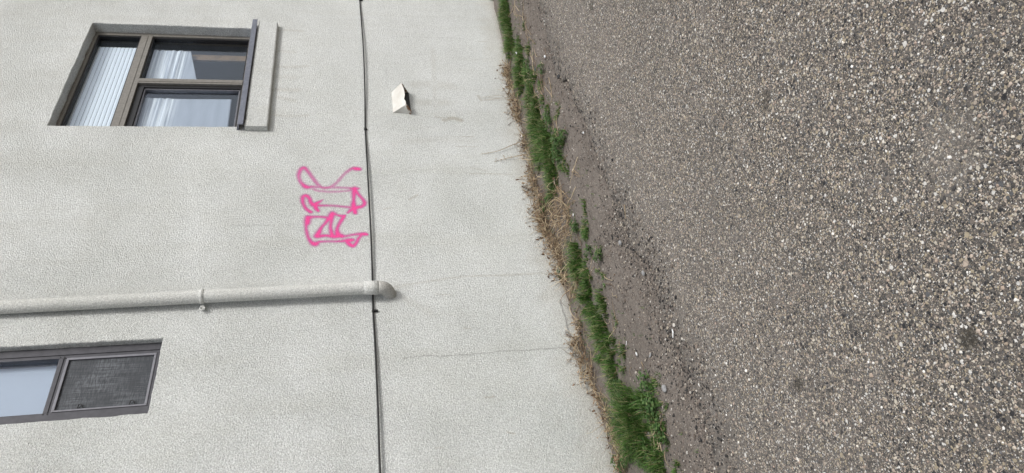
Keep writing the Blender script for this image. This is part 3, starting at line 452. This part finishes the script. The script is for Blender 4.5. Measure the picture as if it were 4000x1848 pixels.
for x in (7.44, 3.036):
    zc = 1.490 if x < 4 else 1.471
    b = MB(); b.box(x-.007, x+.007, -.02, -.0005, zc-.022, zc+.009, 0, .002); b.box(x-.008, x+.008, -.016, -.001, zc-.034, zc-.0222, 0, .002); b.build('clip', m_black, cb)
b = MB(); b.box(5.09, 5.112, -.018, -.0005, 1.470, 1.492, 0, .002); b.tube([(5.10, -.004, 1.466), (5.10, -.013, 1.466)], .005, 8); b.build('clip', m_black, cb)

# ---------------------------------------------------------------- vent hood
def vent_mat():
    m = N('painted_tin'); c = m.coord(); n1 = m.noise(c, 22, 5, .7); n2 = m.noise(c, 8, 3, .6)
    a = m.n('Attribute', dict(attribute_name='rust')).outputs['Fac']
    r_ = m.map(m.math('ADD', m.math('MULTIPLY', a, .5), n1), .70, .76)
    col = m.mix(m.map(n2, .4, .7), (.68, .67, .63), (.56, .54, .49)); col = m.mix(r_, col, (.23, .12, .06))
    return m.done(m.bsdf(col, .45, m.n('Bump', Strength=.25, Distance=.002, Height=n1).outputs[0]))
m_vent = vent_mat()
vh = empty('vent_hood', (5.52, 0, 1.13), 'dented white metal vent hood with bent lip under the cable', 'vent')
def sheet(name, grid, mat, th=.0022, rust=None):
    b = MB(); nr, nc = len(grid), len(grid[0]); b.v = [tuple(p) for r_ in grid for p in r_]
    for j in range(nr-1):
        for i in range(nc-1): a = j*nc+i; b.f.append((a, a+1, a+nc+1, a+nc)); b.m.append(0)
    o = b.build(name, mat, vh, False); sm = o.modifiers.new('thick', 'SOLIDIFY'); sm.thickness = th; sm.offset = 0
    at = o.data.attributes.new('rust', 'FLOAT', 'POINT'); at.data.foreach_set('value', rust or [0.0]*len(b.v)); return o
nx_ = 26; grid = []; ru = []
for j in range(9):
    v = j/8; row = []
    for i in range(nx_+1):
        u = i/nx_; x = 5.36+(5.686-5.36)*u
        ye = -.094-.02*u; ze = 1.1+.02*u
        # front lip: pushed back and curled between the corners
        d = math.sin(math.pi*min(1, max(0, (u-.02)/.93)))
        ze2 = ze-.011*d*(1-.3*math.sin(7*u))+.012*math.exp(-((u-.32)/.1)**2)-.004*abs(nz(u*14, 3)); ye2 = ye+.014*d
        zt = 1.217-.003*u+.002*nz(u*9)
        y = ye2*v; z = zt+(ze2-zt)*v
        n_ = .004*nz(u*3, v*3, 5)+.006*math.sin(math.pi*v)*math.sin(math.pi*u)
        row.append((x, y-n_, z-n_*.5)); ru.append(.0 + (.35 if j == 8 else 0)+(.25 if i < 2 else 0))
    grid.append(row)
sheet('hood_plate', grid, m_vent, .0022, ru)
# side plates (triangular): left one bent outward at the bottom
def side(x, yb, name, flare, zf):
    g = []; ru = []
    for j in range(9):
        v = j/8; row = []
        for i in range(7):
            u = i/6
            zt = 1.217+(zf-1.217)*u; zb = 1.05+(zf-.004-1.05)*u
            z = zt+(zb-zt)*v
            row.append((x+flare*v*v*(1-.2*u)*1.0+.0015*nz(u*5, v*5), yb*u-.0005, z)); ru.append(.5 if v > .8 else .1)
        g.append(row)
    sheet(name, g, m_vent, .0022, ru)
side(5.361, -.094, 'side_plate', -.02, 1.102); side(5.684, -.114, 'side_plate', -.001, 1.122)
g = [[(5.361, -.088, 1.103), (5.352, -.05, 1.078), (5.342, -.002, 1.052)], [(5.395, -.084, 1.098), (5.372, -.062, 1.072), (5.338, -.035, 1.047)]]
sheet('bent_flap', g, m_vent, .002, [.1, .3, .6, .2, .8, .9])
b = MB(); b.box(5.364, 5.682, -.0025, -.0005, 1.048, 1.2); b.build('duct_shade_sheet', m_dark, vh)  # black sheet paints in the shaded hollow under the hood
b = MB(); b.box(5.345, 5.70, -.003, -.0002, 1.2165, 1.223, 0, .001); b.build('caulk_bead', m_pipe, vh)

# ---------------------------------------------------------------- ground
def edge(x):
    E_ = EDGE
    if x <= E_[0][0]: y = E_[0][1]
    elif x >= E_[-1][0]: y = E_[-1][1]
    else:
        for (a, ya), (c, yc_) in zip(E_, E_[1:]):
            if a <= x <= c: t = (x-a)/(c-a); t = t*t*(3-2*t); y = ya+(yc_-ya)*t; break
    return y
def edgen(x): return edge(x)+.045*nz(x*3.1, 2)+.03*nz(x*9, 5)+.022*nz(x*27, 8)+.014*nz(x*75, 1)
X = [-60, -30, -12, -5, -2]+span(-1, 0, .1)+span(0, 7.2, .011)+span(7.2, 12, .1)+[12, 20, 35, 60]
b = MB(); rows = []
offs = [(-0.0, -.04), (0, -.004), (-.006, .0), (-.02, .002), (-.06, .002), (-.15, 0), (-.35, 0), (-.8, 0), (-1.6, 0), (-3.2, 0), (-6, 0), (-14, 0), (-60, 0)]
for x in X:
    e = edgen(x); r_ = []
    for k, (o, dz) in enumerate(offs):
        jy = .008*nz(x*50, k*3.3) if 1 <= k <= 4 else 0
        r_.append(len(b.v)); b.v.append((x, e+o+jy, gz(x)+dz+(.004*nz(x*40, k*9) if 1 <= k <= 4 else 0)))
    rows.append(r_)
for a, c in zip(rows, rows[1:]):
    for k in range(len(offs)-1): b.f.append((a[k], a[k+1], c[k+1], c[k])); b.m.append(0)
def asphalt_mat():
    m = N('asphalt'); c = m.coord()
    xyz = m.n('SeparateXYZ', Vector=c); y = xyz.outputs[1]; x = xyz.outputs[0]
    warp = m.n('VectorMath', dict(operation='MULTIPLY_ADD'), i0=m.n('TexNoise', Vector=c, Scale=110.0, Detail=2.0).outputs[1], i1=(.006, .006, .006), i2=c).outputs[0]
    STON = [(0, (.03, .031, .035)), (.16, (.075, .072, .068)), (.32, (.14, .125, .11)), (.44, (.21, .18, .155)), (.54, (.13, .135, .14)), (.60, (.46, .39, .28)), (.72, (.54, .45, .37)), (.83, (.66, .60, .50)), (.92, (.80, .78, .74))]
    def layer(sc, thr, cut, seed):
        mp = m.n('Mapping', Vector=warp, Location=(seed, seed*1.7, 0)).outputs[0]
        v = m.n('TexVoronoi', dict(feature='F1', voronoi_dimensions='2D'), Vector=mp, Scale=sc, Randomness=1.0)
        cs = m.n('SeparateColor', Color=v.outputs['Color'])
        size = m.map(cs.outputs[1], 0, 1, thr*.22, thr)
        ins = m.map(m.math('SUBTRACT', size, v.outputs['Distance']), -.02, .05)
        pick = m.math('GREATER_THAN', cs.outputs[2], cut)
        col = m.ramp(cs.outputs[0], STON, 'CONSTANT')
        return m.math('MULTIPLY', ins, pick), col
    fine = m.noise(c, 420, 3, .7)
    matrix = m.ramp(fine, [(.35, (.045, .042, .04)), (.62, (.19, .17, .15))])
    f0, c0 = layer(330, .75, .15, 3.1); f1, c1 = layer(175, .62, .25, 7.7); f2, c2 = layer(112, .55, .40, 1.3); f3, c3 = layer(62, .44, .66, 5.9); f4, c4 = layer(37, .34, .90, 9.1)
    col = m.mix(m.math('MULTIPLY', f0, .8), matrix, c0); col = m.mix(f1, col, c1); col = m.mix(f2, col, c2); col = m.mix(f3, col, c3); col = m.mix(f4, col, c4)
    hgt = m.math('ADD', m.math('ADD', m.math('MULTIPLY', f1, .5), f2), m.math('ADD', m.math('MULTIPLY', f3, 1.3), m.math('MULTIPLY', fine, .8)))
    # dust drifting in from the dirt strip, old wet-dark blotches
    big = m.noise(c, 1.3, 4, .6); bm_ = m.noise(c, 6, 4, .7); bs = m.noise(c, 45, 3, .7)
    d = m.math('ADD', m.map(y, -2.6, -1.0, 0, .50), m.math('MULTIPLY', m.math('SUBTRACT', big, .5), .9))
    d = m.math('ADD', d, m.math('MULTIPLY', m.math('SUBTRACT', bm_, .5), .5)); d = m.math('ADD', d, m.math('MULTIPLY', m.math('SUBTRACT', bs, .5), .5))
    dfac = m.map(d, .05, .85, .03, .36)
    col = m.mix(dfac, col, (.30, .268, .247))
    dn = m.math('ADD', y, m.math('ADD', m.math('MULTIPLY', m.math('SUBTRACT', bm_, .5), .55), m.math('MULTIPLY', m.math('SUBTRACT', bs, .5), .25)))
    dn = m.math('ADD', dn, m.map(x, 2.2, 3.4, .04, -.17))
    col = m.mix(m.map(dn, -1.40, -1.12, 0, .85), col, (.195, .174, .154))
    nearedge = m.map(m.math('ADD', y, m.math('MULTIPLY', m.math('SUBTRACT', bm_, .5), .35)), -1.42, -1.12)
    dk = m.math('MULTIPLY', nearedge, m.map(m.noise(c, 22, 4, .7), .46, .6))
    col = m.mix(m.math('MULTIPLY', dk, .65), col, (.06, .057, .055))
    col = m.mix(m.math('MULTIPLY', m.map(m.noise(c, 1.7, 4, .65), .5, .75), .25), col, (.11, .105, .098)); col = m.mix(m.math('MULTIPLY', m.map(m.noise(c, 4.6, 4, .7), .54, .74), .22), col, (.36, .335, .31))
    for (sx, sy), rad, cc, k in zip(SPOTS, (.032, .04, .05, .13, .04), ((.05, .045, .035),)*3+((.36, .33, .29), (.07, .06, .05)), (.75, .8, .6, .25, .55)):
        dist = m.n('VectorMath', dict(operation='DISTANCE'), i0=m.n('CombineXYZ', X=x, Y=y).outputs[0], i1=(sx, sy, 0)).outputs['Value']
        dist = m.math('ADD', dist, m.math('MULTIPLY', m.math('SUBTRACT', m.noise(c, 30, 3), .5), rad*1.3))
        col = m.mix(m.math('MULTIPLY', m.map(dist, rad*.5, rad*1.2, 1, 0), k), col, cc)
    nrm = m.n('Bump', Strength=.85, Distance=.004, Height=hgt).outputs[0]
    return m.done(m.bsdf(col, .8, nrm, spec=.3))
tag(b.build('asphalt', asphalt_mat()), kind='structure')

def dz_(x, y):
    e = edge(x)
    t = max(0, min(1, (y-e-.03)/.3))
    z = gz(x)-.02+.034*t + .010*nz(x*4, y*4, 1)*t + .006*nz(x*14, y*14, 2)+.003*nz(x*40, y*40, 3)
    z += .03*max(0, min(1, (y+.35)/.35))
    return z
X = [-60, -20, -6, -2]+span(-1, 0, .08)+span(0, 7.8, .017)+span(7.8, 14, .2)+[14, 30, 60]; Yd = [-1.9+i*.02 for i in range(96)]
b = MB()
for x in X:
    for y in Yd: b.v.append((x, y, dz_(x, y)))
n = len(Yd)
for i in range(len(X)-1):
    for j in range(n-1): a = i*n+j; b.f.append((a, a+n, a+n+1, a+1)); b.m.append(0)
def dirt_mat():
    m = N('dirt'); c = m.coord()
    n1 = m.noise(c, 3, 5, .65); n2 = m.noise(c, 60, 4, .7); n3 = m.noise(c, 14, 4, .7)
    st = m.noise(c, 30, 4, .7, scale=(.35, 1.6, 1))
    col = m.ramp(n1, [(.3, (.155, .139, .123)), (.7, (.235, .212, .190))])
    col = m.mix(m.map(n2, .3, .7, .0, .75), col, (.11, .09, .078)); col = m.mix(m.map(m.noise(c, 240, 2, .7), .52, .75, 0, .6), col, (.36, .31, .27))
    col = m.mix(m.math('MULTIPLY', m.map(st, .55, .7), .5), col, (.07, .056, .046))
    v = m.n('TexVoronoi', dict(feature='F1', voronoi_dimensions='2D'), Vector=c, Scale=170.0); cs = m.n('SeparateColor', Color=v.outputs['Color'])
    y = m.n('SeparateXYZ', Vector=c).outputs[1]
    cut = m.map(y, -1.3, -.5, .55, .93)
    f = m.math('MULTIPLY', m.math('GREATER_THAN', cs.outputs[1], cut), m.map(v.outputs['Distance'], .3, .4, 1, 0))
    col = m.mix(f, col, m.ramp(cs.outputs[0], [(0, (.06, .06, .06)), (.35, (.2, .17, .14)), (.7, (.36, .30, .24)), (.9, (.5, .47, .42))], 'CONSTANT'))
    h = m.math('ADD', m.math('MULTIPLY', n2, .8), m.math('ADD', m.math('MULTIPLY', n3, 1.2), m.math('MULTIPLY', f, .4)))
    h = m.math('SUBTRACT', h, m.math('MULTIPLY', m.map(st, .55, .7), .6))
    return m.done(m.bsdf(col, .95, m.n('Bump', Strength=.8, Distance=.008, Height=h).outputs[0], spec=.15))
m_dirt = dirt_mat()
tag(b.build('dirt', m_dirt, None, True), kind='structure')

# loose stones and crumbs
def island_mat(name, stops, rough=.7, nsc=120, bump=.3, trans=0):
    m = N(name); g = m.n('NewGeometry').outputs['Random Per Island']; c = m.coord()
    col = m.ramp(g, stops); nn = m.noise(c, nsc, 3, .6)
    k = m.map(nn, .3, .7, .78, 1.15); col = m.mix(1.0, col, m.n('CombineColor', i0=k, i1=k, i2=k).outputs[0], 'MULTIPLY')
    bs = m.bsdf(col, rough, m.n('Bump', Strength=bump, Distance=.001, Height=nn).outputs[0] if bump else None, spec=.3)
    if trans:
        tl = m.n('BsdfTranslucent', Color=col); return m.done(m.n('MixShader', i0=trans, i1=bs.outputs[0], i2=tl.outputs[0]))
    return m.done(bs)
ico = bmesh.new(); bmesh.ops.create_icosphere(ico, subdivisions=1, radius=1); IV = [v.co.copy() for v in ico.verts]; ico.verts.index_update(); IF = [tuple(v.index for v in f.verts) for f in ico.faces]; ico.free()
def stone(b, x, y, z, r, rng, flat=.6):
    rot = Matrix.Rotation(rng.random()*6.28, 3, 'Z') @ Matrix.Rotation(rng.uniform(-.4, .4), 3, 'X')
    sx, sy, sz = r*rng.uniform(.75, 1.35), r*rng.uniform(.65, 1.1), r*flat*rng.uniform(.7, 1.2); n = len(b.v)
    for v in IV:
        p = rot @ Vector((v.x*sx*rng.uniform(.82, 1.15), v.y*sy*rng.uniform(.82, 1.15), v.z*sz*rng.uniform(.85, 1.1)))
        b.v.append((x+p.x, y+p.y, z+p.z))
    for f in IF: b.f.append(tuple(n+i for i in f)); b.m.append(0)
rng = random.Random(11); b = MB()
for k in range(30000):
    # density even over the seen asphalt
    x = rng.uniform(.3, 7); y = -1.15-3.0*rng.random()
    if y > edgen(x)-.01: continue
    if (x-0)*.72+(y+4)*.70 < .5: continue
    r_ = rng.choice((.002, .0026, .0032, .0042, .0055)) * (1.3 if rng.random() < .1 else 1)
    stone(b, x, y, gz(x)+r_*.05, r_, rng)
m_gravel = island_mat('gravel_stones', [(0, (.04, .04, .045)), (.15, (.10, .095, .09)), (.35, (.2, .17, .145)), (.5, (.13, .13, .135)), (.6, (.38, .31, .24)), (.75, (.45, .35, .29)), (.85, (.66, .60, .50)), (.95, (.82, .80, .76))])
tag(b.build('gravel', m_gravel), kind='stuff', label='small tan, pink and dark stones set in the asphalt')
b = MB()
for k in range(9000):
    x = rng.uniform(.8, 6.6) if rng.random() < .6 else rng.uniform(.9, 3.0); e = edge(x); y = e+rng.gauss(.0, .10)
    if rng.random() < .35: y = e+abs(rng.gauss(0, .35))
    if y > -.05: continue
    r_ = rng.choice((.002, .003, .004, .006)) if rng.random() < .93 else rng.uniform(.007, .011)
    top = gz(x)+.002 if y < edgen(x) else dz_(x, y)
    stone(b, x, y, top+r_*.25, r_, rng)
m_crumb = island_mat('crumbs', [(0, (.025, .025, .027)), (.4, (.06, .055, .05)), (.55, (.15, .125, .11)), (.8, (.24, .2, .165)), (.92, (.42, .37, .3)), (1, (.6, .58, .54))])
tag(b.build('gravel', m_crumb), kind='stuff', label='dark asphalt crumbs along the broken edge beside the dirt')

b = MB()
for k in range(8000):
    x = rng.uniform(.9, 6.9); y = -rng.random()*1.25
    if y < edge(x)-.22 or nz(x*5, y*8, 4) < -.12: continue
    r_ = rng.choice((.0025, .0035, .005)) if rng.random() < .95 else rng.uniform(.007, .012)
    stone(b, x, y, max(dz_(x, y), gz(x) if y < edgen(x) else -9)+r_*.15, r_, rng, .7)
m_clod = island_mat('dirt_clods', [(0, (.09, .072, .06)), (.5, (.19, .155, .13)), (.85, (.27, .23, .20)), (.95, (.45, .41, .36))], .95)
tag(b.build('gravel', m_clod), kind='stuff', label='small brown soil crumbs and grit covering the dirt strip')

# ---------------------------------------------------------------- plants
def gh(x, y): return max(dz_(x, y), gz(x)) if y < edge(x) else dz_(x, y)
rng = random.Random(5); b = MB()
def blade(b, x, y, z, h, lean, az, wd):
    d = Vector((math.cos(az), math.sin(az), 0)); s_ = Vector((-d.y, d.x, 0))*wd
    p = Vector((x, y, z)); n = len(b.v); K = 4
    for k in range(K+1):
        t = k/K; q = p+d*(lean*t*t*h)+Vector((0, 0, h*(t-.28*lean*t*t*t)))
        q.y = min(q.y, -.003)
        ww = (1-t**1.6)*1.0
        if k < K: b.v.append(tuple(q-s_*ww)); b.v.append(tuple(q+s_*ww))
        else: b.v.append(tuple(q))
    for k in range(K-1): b.f.append((n+2*k, n+2*k+1, n+2*k+3, n+2*k+2)); b.m.append(0)
    b.f.append((n+2*K-2, n+2*K-1, n+2*K)); b.m.append(0)
for (cx, cy, rr_, hh, dn) in CLUMPS:
    rr_ = min(max(rr_*1.15, .04), .17); cy = min(cy, -.03); hh *= 1.12
    tufts = max(5, int(3300*rr_*rr_))
    for t in range(tufts):
        a = rng.random()*6.283; q = math.sqrt(rng.random())*rr_*1.05
        tx, ty = cx+math.cos(a)*q*1.25, cy+math.sin(a)*q
        if ty > -.012: ty = -.012-rng.random()*.03
        th = hh*(1.1-.5*(q/rr_))*rng.uniform(.55, 1.3)
        for k in range(rng.randint(10, 17)):
            az = math.atan2(ty-cy, tx-cx)+rng.gauss(0, 1.1); ln = rng.uniform(.2, 1.25)
            blade(b, tx+rng.gauss(0, .009), ty+rng.gauss(0, .009), gh(tx, ty)-.004, th*rng.uniform(.55, 1.1), ln, az, rng.uniform(.0016, .0031))
# stray short blades in the dirt
for k in range(1500):
    x = rng.uniform(1.2, 6.8); y = -.05-abs(rng.gauss(0, .38))
    if y < edge(x)+.15 or nz(x*2.5, y*4, 7) < .06: continue
    for j in range(4): blade(b, x+rng.gauss(0, .006), y+rng.gauss(0, .006), gh(x, y)-.002, rng.uniform(.012, .035), rng.uniform(.2, 1), rng.random()*6.28, .0013)
m_grass = island_mat('grass_blades', [(0, (.022, .062, .012)), (.35, (.062, .148, .026)), (.62, (.108, .222, .044)), (.84, (.18, .28, .08)), (.92, (.38, .33, .18)), (1, (.42, .34, .2))], .45, 20, 0, .28)
tag(b.build('grass', m_grass), kind='stuff', label='green grass tufts growing along the foot of the wall')
print('grass faces', len(b.f))
# broadleaf weeds
b = MB()
def leaf(b, p, az, tilt, L_, wd, curl=.2):
    d = Vector((math.cos(az)*math.cos(tilt), math.sin(az)*math.cos(tilt), math.sin(tilt))); s_ = Vector((-math.sin(az), math.cos(az), 0)); up = d.cross(s_)
    prof = [(0, .1), (.25, .75), (.5, 1), (.75, .8), (1, .12)]; n = len(b.v)
    for t, w_ in prof:
        c0 = p+d*(L_*t)+up*(curl*L_*t*t*-1)
        for s in (-1, 0, 1):
            q = c0+s_*(wd*w_*s)+up*(abs(s)*wd*w_*-.35); q.y = min(q.y, -.002); b.v.append(tuple(q))
    for k in range(4):
        for s in range(2): a = n+k*3+s; b.f.append((a, a+1, a+4, a+3)); b.m.append(0)
for (cx, cy, r_) in BROADLEAF:
    r_ = min(r_, .12)
    for k in range(int(26+2600*r_*r_)):
        a = rng.random()*6.283; q = math.sqrt(rng.random())*r_*1.2; x, y = cx+math.cos(a)*q*1.2, min(cy+math.sin(a)*q, -.01)
        z = gh(x, y)+rng.uniform(.008, .055)
        L_ = rng.uniform(.012, .024)
        for j in range(rng.choice((1, 2, 3))): leaf(b, Vector((x, y, z)), rng.random()*6.28, rng.uniform(-.3, .6), L_, L_*rng.uniform(.35, .5), .2)
        b.tube([(x, y, gh(x, y)), (x+.002, y, z)], .0007, 3, 0, False)
m_leaf = island_mat('weed_leaves', [(0, (.03, .075, .018)), (.5, (.065, .135, .035)), (.85, (.11, .19, .06)), (1, (.2, .24, .1))], .5, 60, 0, .2)
tag(b.build('clover', m_leaf), kind='stuff', label='low round leaved weeds mixed into the grass tufts')
# dead weeds: dry stems and curled brown leaves
b = MB(); b2 = MB()
for (cx, cy, r_, hh) in DEADWEED:
    r_ = min(max(r_, .03), .13); hh *= 1.3*(1+.5*nz(cx*5, 3))
    for k in range(int((12+2000*r_*r_+hh*190)*(1 if cx > 3 else .75))):
        a = rng.random()*6.283; q = math.sqrt(rng.random())*r_; x, y = cx+math.cos(a)*q*1.3, min(cy+math.sin(a)*q*.8, -.012)
        z = gh(x, y); L_ = rng.uniform(.05, .16); az = rng.random()*6.283; el = rng.uniform(.0, .9)*min(1, hh*10)
        p = Vector((x, y, z+rng.random()*hh*.5)); P = [p.copy()]
        d = Vector((math.cos(az)*math.cos(el), math.sin(az)*math.cos(el)*.6, math.sin(el)))
        for j in range(4):
            d = (d+Vector((rng.gauss(0, .22), rng.gauss(0, .18), rng.gauss(-.06, .18)))).normalized(); p = p+d*(L_/4)
            p.y = min(p.y, -.006); p.z = max(p.z, gh(p.x, p.y)+.002); P.append(p.copy())
        b.tube(P, [.0019, .0018, .0015, .0012, .0007], 3, 0, False)
        for j in range(rng.randint(0, 2)):
            q_ = rng.choice(P[1:])+Vector((rng.gauss(0, .006), rng.gauss(0, .005), rng.gauss(0, .006))); q_.y = min(q_.y, -.006)
            leaf(b2, q_, rng.random()*6.28, rng.uniform(-1, 1), rng.uniform(.012, .032), rng.uniform(.003, .009), rng.uniform(-.6, .9))
def wand(P, r0, b, n=4):
    b.tube(P, [r0*(1-.6*i/(len(P)-1)) for i in range(len(P))], n, 0, True)
solo = {0, 9, 20}
for i, s in enumerate(STRAWS):
    pts = smooth_pts([tuple(q) for q in s], .02)
    P = []
    for k, (x, y, z) in enumerate(pts):
        t = k/max(1, len(pts)-1); y = min(y, -.01); P.append((x, y, max(gh(x, y), gz(x))+.006+.022*math.sin(math.pi*t)*(.4+.6*((i*37 % 10)/10))))
    if i not in solo: wand(P, .0028, b)
for k in range(330):      # straw arcs thrown over the grass and dirt, long roots on the bare dirt
    kind = rng.random()
    if kind < .42: x, y, az0, L_ = rng.gauss(3.6, .28), -.12-abs(rng.gauss(0, .22)), rng.gauss(1.9, .5), rng.uniform(.08, .3)
    elif kind < .60: x, y, az0, L_ = rng.gauss(4.95, .25), -.12-abs(rng.gauss(0, .25)), rng.gauss(.6, .7), rng.uniform(.08, .26)
    elif kind < .80: x, y, az0, L_ = rng.uniform(3.9, 6.4), -.45-rng.random()*.35, rng.gauss(0, .25), rng.uniform(.1, .45)
    else: x, y, az0, L_ = rng.uniform(1.4, 3.3), -.06-abs(rng.gauss(0, .25)), rng.random()*6.28, rng.uniform(.05, .18)
    if y < edge(x)+.12: continue
    az = az0; P = []; n = 9; h0 = rng.uniform(.012, .085) if kind < .6 else rng.uniform(.002, .012); bend = rng.gauss(0, .16)
    for j in range(n):
        t = j/(n-1); P.append((x, min(y, -.01), max(gh(x, y), gz(x))+.003+h0*math.sin(math.pi*t)))
        x += math.cos(az)*L_/n; y += math.sin(az)*L_/n; az += bend+rng.gauss(0, .12)
    wand(P, rng.uniform(.0012, .0026), b)
m_stem = island_mat('dry_stems', [(0, (.13, .09, .06)), (.35, (.26, .19, .12)), (.7, (.45, .35, .22)), (1, (.66, .55, .38))], .75, 60, .2)
m_dead = island_mat('dead_leaves', [(0, (.07, .042, .025)), (.45, (.18, .115, .07)), (.8, (.30, .21, .135)), (1, (.46, .36, .25))], .85, 90, .4, .1)
tag(b.build('dead_stems', m_stem), kind='stuff', label='tangled dry tan weed stems lying along the wall')
for k in range(700):      # leaf litter
    x = rng.uniform(1.2, 6.6); y = -.02-abs(rng.gauss(0, .22 if rng.random() < .7 else .45))
    if y < edge(x)+.05 or nz(x*3, y*5, 3) < -.05: continue
    leaf(b2, Vector((x, y, gh(x, y)+.003)), rng.random()*6.28, rng.uniform(-.3, .3), rng.uniform(.006, .014), rng.uniform(.002, .005), .4)
tag(b2.build('dead_leaves', m_dead), kind='stuff', label='curled brown dead leaves heaped against the wall')
SOLO_L = {0: 'curved tan straw lying on the dirt beside the tangled stems', 9: 'long dry root lying on the dirt beside the far grass', 20: 'thin straight stick lying on the asphalt by its edge'}
for i in sorted(solo):
    s = STRAWS[i] if i < len(STRAWS) else STRAWS[-1]
    pts = smooth_pts([tuple(q) for q in s], .02); P = [(x, y, max(gh(x, y), gz(x))+.006) for x, y, z in pts]
    q = MB(); wand(P, .0026, q, 5); tag(q.build('straw' if i != 20 else 'stick', m_stem), SOLO_L.get(i), 'straw' if i != 20 else 'stick')
# tall dry stalks leaning on the wall
SL = ['tallest curved dry stalk leaning on the wall below the graffiti', 'short forked dry stalk beside the tallest leaning stalk', 'thin grey stalk against the wall under the vent, right of its twin', 'thin grey stalk against the wall under the vent, left of its twin',
      'dry brown twig rising from the tangled stems', 'dry twig with brown seed head above the tangled stems', 'dead leafy sprig sticking out at the wall below the downpipe']
for i, st in enumerate(STALKS):
    q = MB(); pts = smooth_pts([tuple(p) for p in st], .03); n = len(pts)
    P = [(x, -.035+.027*min(1, k/max(1, n-1)*1.3), z) for k, (x, z) in enumerate(pts)]
    P[0] = (P[0][0], P[0][1], P[0][2]-.05)
    r0 = .0036 if i in (0, 1, 4, 5, 6) else .0018
    wand(P, r0, q, 5)
    if i in (0, 1, 5, 6, 4):
        for k in range(14 if i else 6):
            u = rng.uniform(.45, 1) if i else rng.uniform(.75, 1); p = Vector(P[int(u*(n-1))]); e = p+Vector((rng.gauss(0, .014), -abs(rng.gauss(0, .006)), rng.uniform(.004, .022)))
            q.tube([p, e], .0008, 3, 0, False)
            if i: leaf(q, e, rng.random()*6.28, rng.uniform(-1, 1), .012, .004, .6)
    o = q.build('dry_stalk', m_stem if i < 4 else m_dead); tag(o, SL[i], 'stalk', 'dry stalks leaning on the wall')
# litter and single stones
m_white = plain('paper_scrap', (.75, .76, .76), .6, 0, .08, 60); m_blue = plain('blue_plastic', (.05, .11, .17), .35); m_grey = plain('grey_stone', (.27, .27, .27), .8, 0, .2, 90, bump=.4); m_blk = plain('black_stone', (.03, .03, .033), .7, 0, .2, 90, bump=.4); m_tan = plain('dry_leaf_scrap', (.33, .28, .23), .8, 0, .15, 90)
def scrap(i, L_, w_, az, mat, name, label, cat, lift=.012, curl=.25):
    x, y, z = BITS[i]; z = max(gh(x, y), gz(x))+lift; q = MB(); d = Vector((math.cos(az), math.sin(az), 0)); s_ = Vector((-d.y, d.x, 0)); K = 6
    rg = random.Random(i)
    for k in range(K+1):
        t = k/K-.5
        for s in (-1, -.33, .33, 1):
            p = Vector((x, y, z))+d*(t*L_)+s_*(s*w_/2*(1-.5*abs(t))*rg.uniform(.8, 1.1)); p.z += abs(t)*L_*curl+rg.uniform(0, .004); q.v.append(tuple(p))
    for k in range(K):
        for s in range(3): a = k*4+s; q.f.append((a, a+1, a+5, a+4)); q.m.append(0)
    o = q.build(name, mat); sm = o.modifiers.new('thick', 'SOLIDIFY'); sm.thickness = .0012; tag(o, label, cat)
scrap(0, .05, .016, .3, m_white, 'paper_scrap', 'white paper strip caught in the grass nearest the far corner', 'litter', .055)
scrap(2, .03, .03, 1, m_white, 'paper_scrap', 'pale crumpled scrap in the grass against the wall', 'litter', .03)
scrap(3, .03, .014, 1.9, m_blue, 'plastic_scrap', 'small blue plastic scrap at the grass edge', 'litter', .015)
scrap(5, .045, .012, 2.5, m_white, 'paper_scrap', 'white chip lying on the asphalt edge', 'litter', .006, .1)
scrap(6, .028, .018, .5, m_white, 'paper_scrap', 'ragged white flake on the dirt near the green patch', 'litter', .006, .2)
scrap(7, .036, .016, 1.6, m_grey, 'paper_scrap', 'grey flat flake between dirt and asphalt', 'litter', .004, .05)
scrap(8, .025, .008, 2.2, m_white, 'paper_scrap', 'small white splinter on bare dirt beside the grass', 'litter', .005, .1)
scrap(12, .045, .035, .6, m_tan, 'dead_leaf', 'larger pale dead leaf among the tangled stems', 'leaf', .02)
scrap(13, .02, .02, .2, m_white, 'paper_scrap', 'tiny white crumb below the tangled stems', 'litter', .008)
scrap(14, .05, .028, 1.3, m_tan, 'dead_leaf', 'small curled pale leaf left of the tangled stems', 'leaf', .015)
scrap(17, .04, .03, 2.0, m_tan, 'dead_leaf', 'pale dead leaf at the end of the long green strip', 'leaf', .02)
for i, r_, mt, lb in ((9, .014, m_grey, 'round grey pebble on the dirt below the stem tangle'), (10, .017, m_blk, 'black stone lying on the dirt at far right'), (1, .012, m_white, 'white pebble on the dirt beside the far grass'), (4, .008, m_white, 'tiny white pebble on the dirt near the asphalt'), (11, .018, m_grey, 'dark flat pebble by the green patch'), (15, .013, m_grey, 'pale brown pebble sitting on the rough asphalt edge')):
    x, y, z = BITS[i]; q = MB(); bm = bmesh.new(); bmesh.ops.create_icosphere(bm, subdivisions=3, radius=1)
    for v in bm.verts:
        k = 1+.22*nz(v.co.x*1.3+i, v.co.y*1.3, v.co.z*1.3); q.v.append((x+v.co.x*r_*1.25*k, y+v.co.y*r_*k, max(gh(x, y), gz(x))+r_*.45+v.co.z*r_*.7*k))
    bm.verts.index_update(); q.f = [tuple(v.index for v in f.verts) for f in bm.faces]; q.m = [0]*len(q.f); bm.free()
    tag(q.build('pebble', mt, None, True), lb, 'pebble', 'pebbles on the dirt strip')
